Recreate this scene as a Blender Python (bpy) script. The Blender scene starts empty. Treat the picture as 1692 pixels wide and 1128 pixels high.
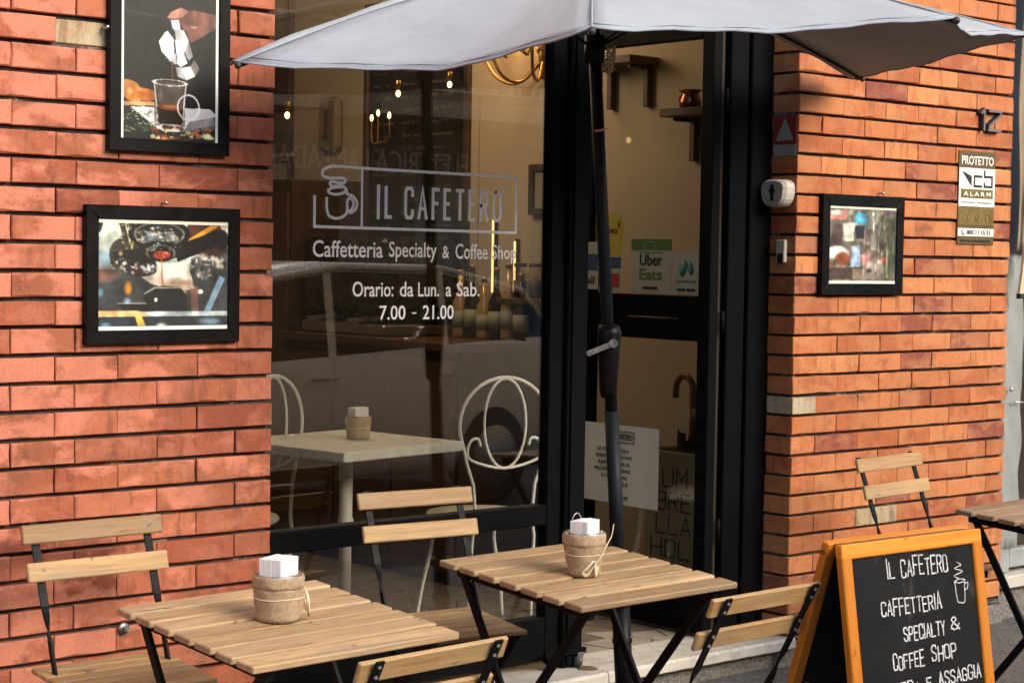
import bpy, bmesh, math, random
import numpy as np
from mathutils import Vector, Matrix, Euler
rnd = random.Random(7)
sc = bpy.context.scene
COL = sc.collection
PI = math.pi

# ---------------------------------------------------------------- camera
cd = bpy.data.cameras.new('camera')
cam = bpy.data.objects.new('camera', cd)
COL.objects.link(cam)
cr = Vector((0.76051803, -0.64912452, 0.01580147))
cu = Vector((0.01821495, 0.04565406, 0.99879123))
cf = Vector((0.64906128, 0.75931091, -0.0465445))
cm = Matrix(((cr.x, cu.x, -cf.x, -1.60819029), (cr.y, cu.y, -cf.y, -4.28035583), (cr.z, cu.z, -cf.z, 1.45100582), (0, 0, 0, 1)))
cam.matrix_world = cm
cd.sensor_fit = 'HORIZONTAL'
cd.sensor_width = 36.0
cd.lens = 36.0 * 3054.478 / 1692.0
cd.clip_start = 0.05
cd.clip_end = 600
sc.camera = cam

# ---------------------------------------------------------------- light
SUN = Vector((0.22, -0.88, 0.50)).normalized()
world = bpy.data.worlds.new('World')
sc.world = world
world.use_nodes = True
wn = world.node_tree
bg = wn.nodes['Background']
sky = wn.nodes.new('ShaderNodeTexSky')
sky.sky_type = 'NISHITA'
sky.sun_disc = False
sky.sun_elevation = math.asin(SUN.z)
sky.sun_rotation = math.atan2(SUN.x, SUN.y)
sky.air_density = 1.0
sky.dust_density = 3.0
wn.links.new(sky.outputs['Color'], bg.inputs['Color'])
bg.inputs['Strength'].default_value = 0.15
sd = bpy.data.lights.new('sun', 'SUN')
sd.energy = 1.0
sd.angle = math.radians(32)
sd.color = (1.0, 0.965, 0.92)
sun = bpy.data.objects.new('sun', sd)
COL.objects.link(sun)
sun.rotation_euler = SUN.to_track_quat('Z', 'Y').to_euler()
sun.location = SUN * 30
sc.view_settings.view_transform = 'Standard'
sc.view_settings.look = 'None'
sc.view_settings.gamma = 1.0
sc.view_settings.use_curve_mapping = False
sc.view_settings.exposure = 1.22
try:
    sc.cycles.max_bounces = 8
    sc.cycles.transparent_max_bounces = 12
    sc.cycles.caustics_reflective = False
    sc.cycles.caustics_refractive = False
except Exception:
    pass

# ---------------------------------------------------------------- materials
def newmat(name):
    m = bpy.data.materials.new(name)
    m.use_nodes = True
    nt = m.node_tree
    return m, nt, nt.nodes['Principled BSDF']

def N(nt, typ, **kw):
    n = nt.nodes.new(typ)
    for k, v in kw.items():
        setattr(n, k, v)
    return n

def noise(nt, vec, scale, detail=4, rough=0.6, dist=0.0):
    n = N(nt, 'ShaderNodeTexNoise')
    n.inputs['Scale'].default_value = scale
    n.inputs['Detail'].default_value = detail
    n.inputs['Roughness'].default_value = rough
    n.inputs['Distortion'].default_value = dist
    nt.links.new(vec, n.inputs['Vector'])
    return n.outputs['Fac']

def mapping(nt, vec, scale=(1, 1, 1), rnd_off=False):
    mp = N(nt, 'ShaderNodeMapping')
    mp.inputs['Scale'].default_value = scale
    nt.links.new(vec, mp.inputs['Vector'])
    if rnd_off:
        oi = N(nt, 'ShaderNodeObjectInfo')
        ml = N(nt, 'ShaderNodeMath', operation='MULTIPLY')
        ml.inputs[1].default_value = 37.0
        nt.links.new(oi.outputs['Random'], ml.inputs[0])
        nt.links.new(ml.outputs[0], mp.inputs['Location'])
    return mp.outputs['Vector']

def ramp(nt, fac, stops):
    r = N(nt, 'ShaderNodeValToRGB')
    e = r.color_ramp.elements
    while len(e) > 1:
        e.remove(e[-1])
    e[0].position = stops[0][0]
    e[0].color = (*stops[0][1], 1) if len(stops[0][1]) == 3 else stops[0][1]
    for p, c in stops[1:]:
        x = e.new(p)
        x.color = (*c, 1)
    nt.links.new(fac, r.inputs['Fac'])
    return r.outputs['Color']

def mix(nt, fac, a, b, mode='MIX'):
    m = N(nt, 'ShaderNodeMix', data_type='RGBA', blend_type=mode)
    if isinstance(fac, (int, float)):
        m.inputs[0].default_value = fac
    else:
        nt.links.new(fac, m.inputs[0])
    for s, v in ((6, a), (7, b)):
        if isinstance(v, tuple):
            m.inputs[s].default_value = (*v, 1)
        else:
            nt.links.new(v, m.inputs[s])
    return m.outputs[2]

def grey(nt, fac, lo, hi, a=0.3, b=0.7):
    mr = N(nt, 'ShaderNodeMapRange')
    mr.inputs['From Min'].default_value = a
    mr.inputs['From Max'].default_value = b
    mr.inputs['To Min'].default_value = lo
    mr.inputs['To Max'].default_value = hi
    nt.links.new(fac, mr.inputs['Value'])
    return mr.outputs['Result']

def bump(nt, p, fac, strength=0.3, dist=0.01):
    b = N(nt, 'ShaderNodeBump')
    b.inputs['Strength'].default_value = strength
    b.inputs['Distance'].default_value = dist
    nt.links.new(fac, b.inputs['Height'])
    nt.links.new(b.outputs['Normal'], p.inputs['Normal'])

def simple(name, col, rough=0.5, metal=0.0, var=0.12, scale=14, bmp=0.0, spec=0.5, emis=None, est=1.0):
    m, nt, p = newmat(name)
    tc = N(nt, 'ShaderNodeTexCoord')
    f = noise(nt, tc.outputs['Object'], scale, 5)
    lo = tuple(max(0, c * (1 - var)) for c in col)
    hi = tuple(min(1, c * (1 + var)) for c in col)
    nt.links.new(ramp(nt, f, [(0.3, lo), (0.7, hi)]), p.inputs['Base Color'])
    p.inputs['Roughness'].default_value = rough
    nt.links.new(grey(nt, f, max(0.02, rough - 0.08), min(1, rough + 0.08)), p.inputs['Roughness'])
    p.inputs['Metallic'].default_value = metal
    p.inputs['Specular IOR Level'].default_value = spec
    if bmp:
        bump(nt, p, noise(nt, tc.outputs['Object'], scale * 6, 3), bmp, 0.002)
    if emis:
        p.inputs['Emission Color'].default_value = (*emis, 1)
        p.inputs['Emission Strength'].default_value = est
    return m

def brick_mat(name, stops, bleach, bleach_amt, dark, fade=False):
    m, nt, p = newmat(name)
    geo = N(nt, 'ShaderNodeNewGeometry')
    oi = N(nt, 'ShaderNodeObjectInfo')
    pos = geo.outputs['Position']
    base = ramp(nt, oi.outputs['Random'], stops)
    # brush-like streaks of the fired face
    s = noise(nt, mapping(nt, pos, (34, 34, 7), True), 1.0, 4, 0.6, 0.3)
    c = mix(nt, grey(nt, s, 0.0, 0.6, 0.5, 0.62), base, dark)
    s2 = noise(nt, mapping(nt, pos, (6, 6, 22), True), 1.0, 4, 0.6)
    c = mix(nt, grey(nt, s2, 0.0, 0.4, 0.5, 0.72), c, (0.55, 0.20, 0.08))
    # bleached patches with crisp edges that run over several bricks
    b = noise(nt, mapping(nt, pos, (3.6, 3.6, 6.0), True), 1.0, 8, 0.62, 0.3)
    if fade:
        sx = N(nt, 'ShaderNodeSeparateXYZ'); nt.links.new(pos, sx.inputs[0])
        bx = grey(nt, sx.outputs['X'], 0.06, -0.10, 0.45, 1.15)
        ad = N(nt, 'ShaderNodeMath', operation='ADD'); nt.links.new(b, ad.inputs[0]); nt.links.new(bx, ad.inputs[1]); b = ad.outputs[0]
    c = mix(nt, grey(nt, b, 0.0, bleach_amt, 0.49, 0.56), c, bleach)
    b2 = noise(nt, mapping(nt, pos, (9, 9, 14), True), 1.0, 3, 0.5, 0.3)
    c = mix(nt, grey(nt, b2, 0.0, 0.45, 0.52, 0.62), c, tuple(x * 0.72 for x in bleach))
    # soot and grime
    g = noise(nt, mapping(nt, pos, (6, 6, 10)), 1.0, 6, 0.7, 0.3)
    c = mix(nt, grey(nt, g, 0.0, 0.62, 0.57, 0.70), c, (0.17, 0.08, 0.045))
    sp = noise(nt, pos, 130, 3, 0.7)
    c = mix(nt, grey(nt, sp, 0.0, 0.4, 0.6, 0.75), c, (0.12, 0.06, 0.04))
    cr_ = N(nt, 'ShaderNodeTexVoronoi', feature='DISTANCE_TO_EDGE'); cr_.inputs['Scale'].default_value = 1.0
    wv = mix(nt, 0.12, pos, N(nt, 'ShaderNodeTexNoise').outputs['Color'])
    nt.links.new(mapping(nt, wv, (4, 4, 9), True), cr_.inputs['Vector'])
    msk = noise(nt, pos, 5, 2, 0.5)
    cm_ = N(nt, 'ShaderNodeMath', operation='MULTIPLY')
    nt.links.new(grey(nt, cr_.outputs['Distance'], 0.75, 0.0, 0.0, 0.008), cm_.inputs[0]); nt.links.new(grey(nt, msk, 0, 1, 0.61, 0.64), cm_.inputs[1])
    c = mix(nt, cm_.outputs[0], c, (0.10, 0.04, 0.03))
    e = noise(nt, mapping(nt, pos, (20, 20, 20)), 1.0, 8, 0.85)
    c = mix(nt, grey(nt, e, 0.0, 0.6, 0.67, 0.72), c, (0.6, 0.5, 0.42))
    fine = noise(nt, pos, 210, 4, 0.75)
    c = mix(nt, 1.0, c, ramp(nt, fine, [(0.3, (0.74, 0.72, 0.70)), (0.55, (1.0, 1.0, 1.0)), (0.75, (1.12, 1.12, 1.12))]), 'MULTIPLY')
    pores = N(nt, 'ShaderNodeTexVoronoi'); pores.inputs['Scale'].default_value = 95; nt.links.new(pos, pores.inputs['Vector'])
    pm_ = N(nt, 'ShaderNodeMath', operation='MULTIPLY'); nt.links.new(grey(nt, pores.outputs['Distance'], 0.7, 0.0, 0.04, 0.2), pm_.inputs[0]); nt.links.new(grey(nt, noise(nt, pos, 22, 3, 0.6), 0, 1, 0.5, 0.6), pm_.inputs[1])
    c = mix(nt, pm_.outputs[0], c, (0.09, 0.04, 0.03))
    nt.links.new(c, p.inputs['Base Color'])
    p.inputs['Roughness'].default_value = 0.82
    p.inputs['Specular IOR Level'].default_value = 0.25
    bump(nt, p, mix(nt, 0.5, noise(nt, pos, 60, 6, 0.7), noise(nt, pos, 260, 2)), 0.28, 0.002)
    return m

def wood_mat(name, light, mid, dark, grain=1.0, rough=0.55, weather=0.55):
    m, nt, p = newmat(name)
    tc = N(nt, 'ShaderNodeTexCoord')
    oi = N(nt, 'ShaderNodeObjectInfo')
    v = mapping(nt, tc.outputs['Object'], (2.2, 38, 38), True)
    w = noise(nt, v, 1.0, 6, 0.62, 1.2)
    c = ramp(nt, w, [(0.25, dark), (0.45, mid), (0.62, light), (0.85, mid)])
    fine = noise(nt, mapping(nt, tc.outputs['Object'], (10, 260, 260), True), 1.0, 3, 0.7)
    c = mix(nt, grey(nt, fine, 0.0, 0.45 * grain, 0.45, 0.75), c, dark)
    c2 = mix(nt, 1.0, c, ramp(nt, oi.outputs['Random'], [(0, (0.62, 0.55, 0.50)), (0.3, (1.0, 0.97, 0.93)), (0.6, (0.78, 0.71, 0.64)), (1, (1.12, 1.08, 1.02))]), 'MULTIPLY')
    kn = noise(nt, mapping(nt, tc.outputs['Object'], (9, 30, 30), True), 1.0, 2, 0.5, 2.0)
    wt = noise(nt, mapping(nt, tc.outputs['Object'], (5, 14, 14), True), 1.0, 5, 0.65)
    c2 = mix(nt, grey(nt, wt, 0.0, weather, 0.5, 0.68), c2, (0.27, 0.21, 0.145))
    c2 = mix(nt, grey(nt, kn, 0.0, 0.8, 0.66, 0.74), c2, tuple(x * 0.5 for x in dark))
    nt.links.new(c2, p.inputs['Base Color'])
    nt.links.new(grey(nt, w, rough - 0.1, rough + 0.15), p.inputs['Roughness'])
    p.inputs['Specular IOR Level'].default_value = 0.35
    bump(nt, p, mix(nt, 0.5, w, fine), 0.25, 0.0015)
    return m

def glass_mat(name, tint=(0.93, 0.94, 0.92), ior=1.5, rough=0.0):
    m, nt, p = newmat(name)
    nt.nodes.remove(p)
    out = nt.nodes['Material Output']
    t = N(nt, 'ShaderNodeBsdfTransparent')
    t.inputs['Color'].default_value = (*tint, 1)
    g = N(nt, 'ShaderNodeBsdfGlossy')
    g.inputs['Roughness'].default_value = rough
    g.inputs['Color'].default_value = (1, 1, 1, 1)
    fr = N(nt, 'ShaderNodeFresnel')
    # same reflectance from either side of the sheet (no false total reflection inside it)
    gm = N(nt, 'ShaderNodeNewGeometry')
    iv = N(nt, 'ShaderNodeMapRange')
    iv.inputs['To Min'].default_value = ior
    iv.inputs['To Max'].default_value = 1.0 / ior
    nt.links.new(gm.outputs['Backfacing'], iv.inputs['Value'])
    nt.links.new(iv.outputs['Result'], fr.inputs['IOR'])
    mx = N(nt, 'ShaderNodeMixShader')
    nt.links.new(fr.outputs[0], mx.inputs[0])
    nt.links.new(t.outputs[0], mx.inputs[1])
    nt.links.new(g.outputs[0], mx.inputs[2])
    nt.links.new(mx.outputs[0], out.inputs['Surface'])
    return m

def paint_mat(name, rough=0.35, coat=0.0):
    m, nt, p = newmat(name)
    a = N(nt, 'ShaderNodeAttribute', attribute_name='Col')
    nt.links.new(a.outputs['Color'], p.inputs['Base Color'])
    p.inputs['Roughness'].default_value = rough
    p.inputs['Coat Weight'].default_value = coat
    return m

M = {}
M['brick_l'] = brick_mat('salmon_brick', [(0, (0.25, 0.065, 0.036)), (0.2, (0.38, 0.106, 0.052)), (0.45, (0.31, 0.100, 0.050)), (0.7, (0.46, 0.142, 0.074)), (0.85, (0.34, 0.092, 0.045)), (1, (0.54, 0.185, 0.10))],
                         (0.66, 0.235, 0.145), 0.75, (0.19, 0.065, 0.033), True)
M['brick_r'] = brick_mat('orange_brick', [(0, (0.30, 0.082, 0.036)), (0.18, (0.44, 0.135, 0.05)), (0.4, (0.52, 0.185, 0.068)), (0.55, (0.38, 0.115, 0.045)), (0.72, (0.60, 0.235, 0.085)), (0.86, (0.45, 0.145, 0.055)), (0.93, (0.25, 0.068, 0.042)), (1, (0.24, 0.07, 0.05))],
                         (0.66, 0.29, 0.12), 0.35, (0.30, 0.095, 0.04))
M['brick_pale'] = brick_mat('worn_yellow_brick', [(0, (0.42, 0.33, 0.19)), (1, (0.46, 0.36, 0.22))], (0.5, 0.42, 0.3), 0.5, (0.12, 0.09, 0.05))

def mortar_mat():
    m, nt, p = newmat('grey_mortar')
    pos = N(nt, 'ShaderNodeNewGeometry').outputs['Position']
    a = noise(nt, mapping(nt, pos, (5, 5, 8)), 1.0, 5, 0.7)
    b = noise(nt, pos, 90, 4, 0.7)
    c = ramp(nt, a, [(0.40, (0.028, 0.018, 0.014)), (0.53, (0.06, 0.042, 0.032)), (0.60, (0.12, 0.09, 0.07)), (0.66, (0.46, 0.40, 0.32))])
    c = mix(nt, grey(nt, b, 0, 0.5), c, (0.05, 0.035, 0.03))
    nt.links.new(c, p.inputs['Base Color'])
    p.inputs['Roughness'].default_value = 0.95
    bump(nt, p, b, 0.8, 0.004)
    return m
M['mortar'] = mortar_mat()
M['table_wood'] = wood_mat('acacia_table_wood', (0.56, 0.41, 0.235), (0.45, 0.31, 0.165), (0.24, 0.15, 0.075), 1.3)
M['chair_wood'] = wood_mat('acacia_chair_wood', (0.52, 0.35, 0.165), (0.43, 0.275, 0.12), (0.27, 0.155, 0.065), 1.1, 0.5)
M['grey_wood'] = wood_mat('darker_table_wood', (0.40, 0.28, 0.17), (0.31, 0.20, 0.115), (0.19, 0.115, 0.06))
M['black_steel'] = simple('black_painted_steel', (0.006, 0.006, 0.006), 0.5, 0.0, 0.2, 30, 0.1, 0.12)
M['black_frame'] = simple('black_lacquered_frame', (0.004, 0.0035, 0.0035), 0.4, 0.0, 0.25, 20, 0.08, 0.14)
M['jamb'] = simple('black_aluminium_frame', (0.003, 0.003, 0.003), 0.6, 0.0, 0.4, 8, 0.05, 0.06)
_nt = M['jamb'].node_tree; _p = _nt.nodes['Principled BSDF']; _pos = N(_nt, 'ShaderNodeNewGeometry').outputs['Position']
_sc = noise(_nt, mapping(_nt, _pos, (40, 40, 14)), 1.0, 8, 0.85)
_nt.links.new(mix(_nt, grey(_nt, _sc, 0, 0.8, 0.69, 0.76), (0.0035, 0.0035, 0.0035), (0.10, 0.095, 0.085)), _p.inputs['Base Color'])
M['pole'] = simple('anthracite_pole', (0.007, 0.008, 0.011), 0.55, 0.0, 0.2, 20, 0, 0.2)
M['steel'] = simple('bright_steel', (0.55, 0.53, 0.50), 0.3, 1.0, 0.15, 60)
M['number'] = simple('dull_steel', (0.16, 0.15, 0.14), 0.5, 0.6)
M['bolt'] = simple('zinc_bolt', (0.6, 0.6, 0.6), 0.35, 0.9, 0.1, 60)
M['marble'] = None
def marble_mat(name, base, vein, dirt):
    m, nt, p = newmat(name)
    pos = N(nt, 'ShaderNodeNewGeometry').outputs['Position']
    a = noise(nt, mapping(nt, pos, (3, 7, 3)), 1.0, 8, 0.65, 1.6)
    c = ramp(nt, a, [(0.35, vein), (0.48, base), (0.7, tuple(min(1, x * 1.1) for x in base))])
    d = noise(nt, pos, 14, 7, 0.75)
    c = mix(nt, grey(nt, d, 0, 0.65, 0.5, 0.72), c, dirt)
    nt.links.new(c, p.inputs['Base Color'])
    nt.links.new(grey(nt, d, 0.4, 0.75), p.inputs['Roughness'])
    bump(nt, p, d, 0.25, 0.003)
    return m
M['marble'] = marble_mat('worn_marble', (0.56, 0.51, 0.42), (0.44, 0.40, 0.33), (0.26, 0.22, 0.16))
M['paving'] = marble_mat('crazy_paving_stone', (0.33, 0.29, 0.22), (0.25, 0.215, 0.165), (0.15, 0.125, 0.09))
M['paving_shaded'] = marble_mat('shaded_paving_stone', (0.15, 0.12, 0.085), (0.11, 0.085, 0.06), (0.07, 0.055, 0.04))  # same paving with the indoor shade put into its colour
M['joint'] = simple('dark_joint', (0.075, 0.06, 0.045), 0.95)
def asphalt_mat(name, lo, hi):
    m, nt, p = newmat(name)
    pos = N(nt, 'ShaderNodeNewGeometry').outputs['Position']
    v = N(nt, 'ShaderNodeTexVoronoi')
    v.inputs['Scale'].default_value = 130
    nt.links.new(pos, v.inputs['Vector'])
    c = ramp(nt, v.outputs['Color'], [(0.2, lo), (0.8, hi)])
    b = noise(nt, pos, 3.0, 7, 0.7)
    c = mix(nt, grey(nt, b, 0, 0.5, 0.45, 0.7), c, (0.17, 0.145, 0.11))
    nt.links.new(c, p.inputs['Base Color'])
    p.inputs['Roughness'].default_value = 0.93
    bump(nt, p, v.outputs['Distance'], 0.8, 0.004)
    return m
M['asphalt'] = asphalt_mat('sidewalk_asphalt', (0.05, 0.047, 0.043), (0.13, 0.12, 0.105))
M['road'] = asphalt_mat('road_asphalt', (0.035, 0.035, 0.036), (0.075, 0.073, 0.07))
M['cement'] = asphalt_mat('rough_cement', (0.12, 0.11, 0.095), (0.26, 0.235, 0.2))
def fabric_mat(name, col, dirt=0.15, weave=900):
    m, nt, p = newmat(name)
    tc = N(nt, 'ShaderNodeTexCoord')
    a = noise(nt, tc.outputs['Object'], 5, 5, 0.6)
    c = mix(nt, grey(nt, a, 0, dirt, 0.4, 0.75), col, tuple(x * 0.6 for x in col))
    nt.links.new(c, p.inputs['Base Color'])
    p.inputs['Roughness'].default_value = 0.9
    p.inputs['Sheen Weight'].default_value = 0.15
    bump(nt, p, mix(nt, 0.3, noise(nt, tc.outputs['Object'], 7, 5, 0.6, 1.5), noise(nt, tc.outputs['Object'], 260, 2, 0.6)), 0.35, 0.012)
    return m
M['canopy'] = fabric_mat('grey_blue_canopy', (0.31, 0.345, 0.385), 0.4)
M['seam'] = simple('grey_thread', (0.17, 0.185, 0.205), 0.9)
M['burlap'] = None
def burlap_mat(name, a, b, sc_=220):
    m, nt, p = newmat(name)
    tc = N(nt, 'ShaderNodeTexCoord')
    w1 = N(nt, 'ShaderNodeTexWave', bands_direction='DIAGONAL')
    w1.inputs['Scale'].default_value = sc_
    nt.links.new(tc.outputs['Object'], w1.inputs['Vector'])
    n = noise(nt, tc.outputs['Object'], 60, 6, 0.75)
    c = ramp(nt, n, [(0.3, b), (0.62, a)])
    c = mix(nt, 0.3, c, w1.outputs['Color'], 'MULTIPLY')
    c = mix(nt, grey(nt, noise(nt, tc.outputs['Object'], 320, 2, 0.8), 0, 0.55, 0.5, 0.7), c, (0.22, 0.13, 0.06))
    nt.links.new(c, p.inputs['Base Color'])
    p.inputs['Roughness'].default_value = 0.95
    bump(nt, p, mix(nt, 0.5, n, noise(nt, mapping(nt, tc.outputs['Object'], (1, 1, 2.2)), 340, 3, 0.8)), 1.0, 0.006)
    return m
M['burlap'] = burlap_mat('burlap', (0.72, 0.53, 0.34), (0.46, 0.31, 0.175))
M['raffia'] = simple('raffia', (0.72, 0.60, 0.38), 0.7, 0, 0.15, 60)
M['paper'] = simple('white_paper', (0.80, 0.79, 0.76), 0.85, 0, 0.03, 30)
M['orange_wood'] = wood_mat('orange_varnished_pine', (0.72, 0.265, 0.028), (0.66, 0.23, 0.022), (0.52, 0.17, 0.016), 0.5, 0.38, 0.0)
def chalkboard_mat():
    m, nt, p = newmat('chalkboard')
    tc = N(nt, 'ShaderNodeTexCoord')
    a = noise(nt, tc.outputs['Object'], 6, 7, 0.7, 0.8)
    c = ramp(nt, a, [(0.35, (0.009, 0.009, 0.009)), (0.6, (0.015, 0.015, 0.0145)), (0.74, (0.065, 0.063, 0.058))])
    nt.links.new(c, p.inputs['Base Color'])
    p.inputs['Roughness'].default_value = 0.85
    p.inputs['Specular IOR Level'].default_value = 0.15
    return m
M['chalkboard'] = chalkboard_mat()
M['chalk'] = simple('chalk', (0.55, 0.54, 0.52), 0.95, 0, 0.55, 160)
M['vinyl'] = simple('pale_vinyl_lettering', (0.92, 0.88, 0.82), 0.6, 0, 0.03, 5)
M['glass'] = glass_mat('window_glass', (0.90, 0.88, 0.83), 1.8)
M['clear_glass'] = glass_mat('clear_glass', (0.98, 0.98, 0.97), 1.16)
M['door_glass'] = glass_mat('door_glass', (0.88, 0.87, 0.83), 1.4)
M['beige'] = simple('beige_plaster', (0.48, 0.40, 0.31), 0.85, 0, 0.08, 2.0)
M['plaster_white'] = simple('cream_plaster', (0.5, 0.43, 0.33), 0.85, 0, 0.08, 2.0)
M['fixture'] = simple('dull_beige', (0.20, 0.15, 0.095), 0.7)
M['dark_wood'] = simple('dark_brown_wood', (0.055, 0.030, 0.018), 0.5, 0, 0.35, 12, 0.1)
M['brown_wood'] = simple('brown_shelf_wood', (0.085, 0.042, 0.024), 0.5, 0, 0.3, 12, 0.1)
M['white_metal'] = simple('cream_painted_iron', (0.70, 0.69, 0.63), 0.5, 0, 0.08, 30)
M['white_wood'] = simple('distressed_white_wood', (0.66, 0.67, 0.61), 0.6, 0, 0.15, 22)
M['copper'] = simple('copper', (0.40, 0.15, 0.085), 0.28, 1.0, 0.2, 20)
M['umb_handle'] = simple('cane_handle', (0.19, 0.07, 0.03), 0.4, 0, 0.25, 30)
M['black_cloth'] = simple('black_cloth', (0.01, 0.01, 0.011), 0.9)
M['holder'] = simple('umbrella_stand_metal', (0.34, 0.31, 0.25), 0.6, 0.1, 0.1, 8)
M['ink'] = simple('black_ink', (0.012, 0.012, 0.012), 0.7)
M['green'] = simple('green_print', (0.055, 0.15, 0.03), 0.6, 0, 0.05)
M['teal'] = simple('teal_print', (0.06, 0.22, 0.20), 0.6, 0, 0.15)
M['yellow'] = simple('yellow_print', (0.42, 0.34, 0.045), 0.6, 0, 0.05)
M['card'] = simple('printed_card', (0.34, 0.36, 0.30), 0.6, 0, 0.05)
M['redprint'] = simple('red_print', (0.30, 0.03, 0.025), 0.6, 0, 0.15)
M['blueprint'] = simple('blue_print', (0.03, 0.06, 0.14), 0.6, 0, 0.1)
M['gold'] = simple('brass_plate', (0.24, 0.165, 0.05), 0.38, 0.5, 0.25, 25)
M['brownplate'] = simple('brown_plate', (0.13, 0.08, 0.03), 0.45, 0.3, 0.1)
M['whiteplate'] = simple('white_plate', (0.78, 0.75, 0.66), 0.4, 0, 0.03)
M['chrome'] = simple('brushed_metal', (0.35, 0.32, 0.30), 0.4, 0.9, 0.1)
M['alu'] = simple('grey_aluminium', (0.36, 0.38, 0.36), 0.5, 0.3, 0.15, 10)
M['khaki'] = fabric_mat('khaki_awning', (0.27, 0.205, 0.125), 0.4)
M['pale_wood'] = simple('pale_batten', (0.60, 0.47, 0.31), 0.6, 0, 0.1, 12)
M['white_plastic'] = simple('aged_white_plastic', (0.48, 0.45, 0.39), 0.4, 0, 0.1, 30)
M['rubber'] = simple('black_rubber', (0.03, 0.028, 0.025), 0.6, 0, 0.3, 40)
M['bulb'] = simple('warm_bulb', (1, 0.8, 0.5), 0.3, emis=(1.0, 0.58, 0.22), est=3.5)
M['faint'] = simple('faint_chalk', (0.09, 0.08, 0.07), 0.9)
M['strip'] = simple('brown_strip', (0.04, 0.028, 0.02), 0.6)
M['led'] = simple('warm_led_strip', (1, 0.8, 0.5), 0.3, emis=(1.0, 0.72, 0.30), est=0.8)
M['crystal'] = simple('amber_crystal', (0.6, 0.42, 0.2), 0.15, 0.3, 0.2, 40)
M['brass'] = simple('aged_brass', (0.35, 0.22, 0.08), 0.35, 0.9, 0.2, 40)
M['car'] = simple('champagne_car_paint', (0.74, 0.70, 0.63), 0.25, 0.0, 0.02, 3)
M['car_glass'] = simple('dark_car_glass', (0.015, 0.017, 0.018), 0.05)
M['tail'] = simple('red_tail_lamp', (0.35, 0.01, 0.01), 0.15)
M['facade'] = simple('ochre_render', (0.46, 0.36, 0.25), 0.9, 0, 0.12, 1.2)
M['facade2'] = simple('grey_render', (0.30, 0.28, 0.25), 0.9, 0, 0.12, 1.2)
M['balcony'] = simple('pale_stone', (0.55, 0.50, 0.42), 0.8)
M['white_iron'] = simple('white_iron', (0.75, 0.74, 0.70), 0.5)
M['black_ceramic'] = simple('black_machine', (0.02, 0.02, 0.02), 0.25, 0.3)
M['jarglass'] = glass_mat('jar_glass', (0.9, 0.88, 0.8), 1.45)
M['print'] = paint_mat('printed_photo', 0.4, 0.0)

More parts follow.
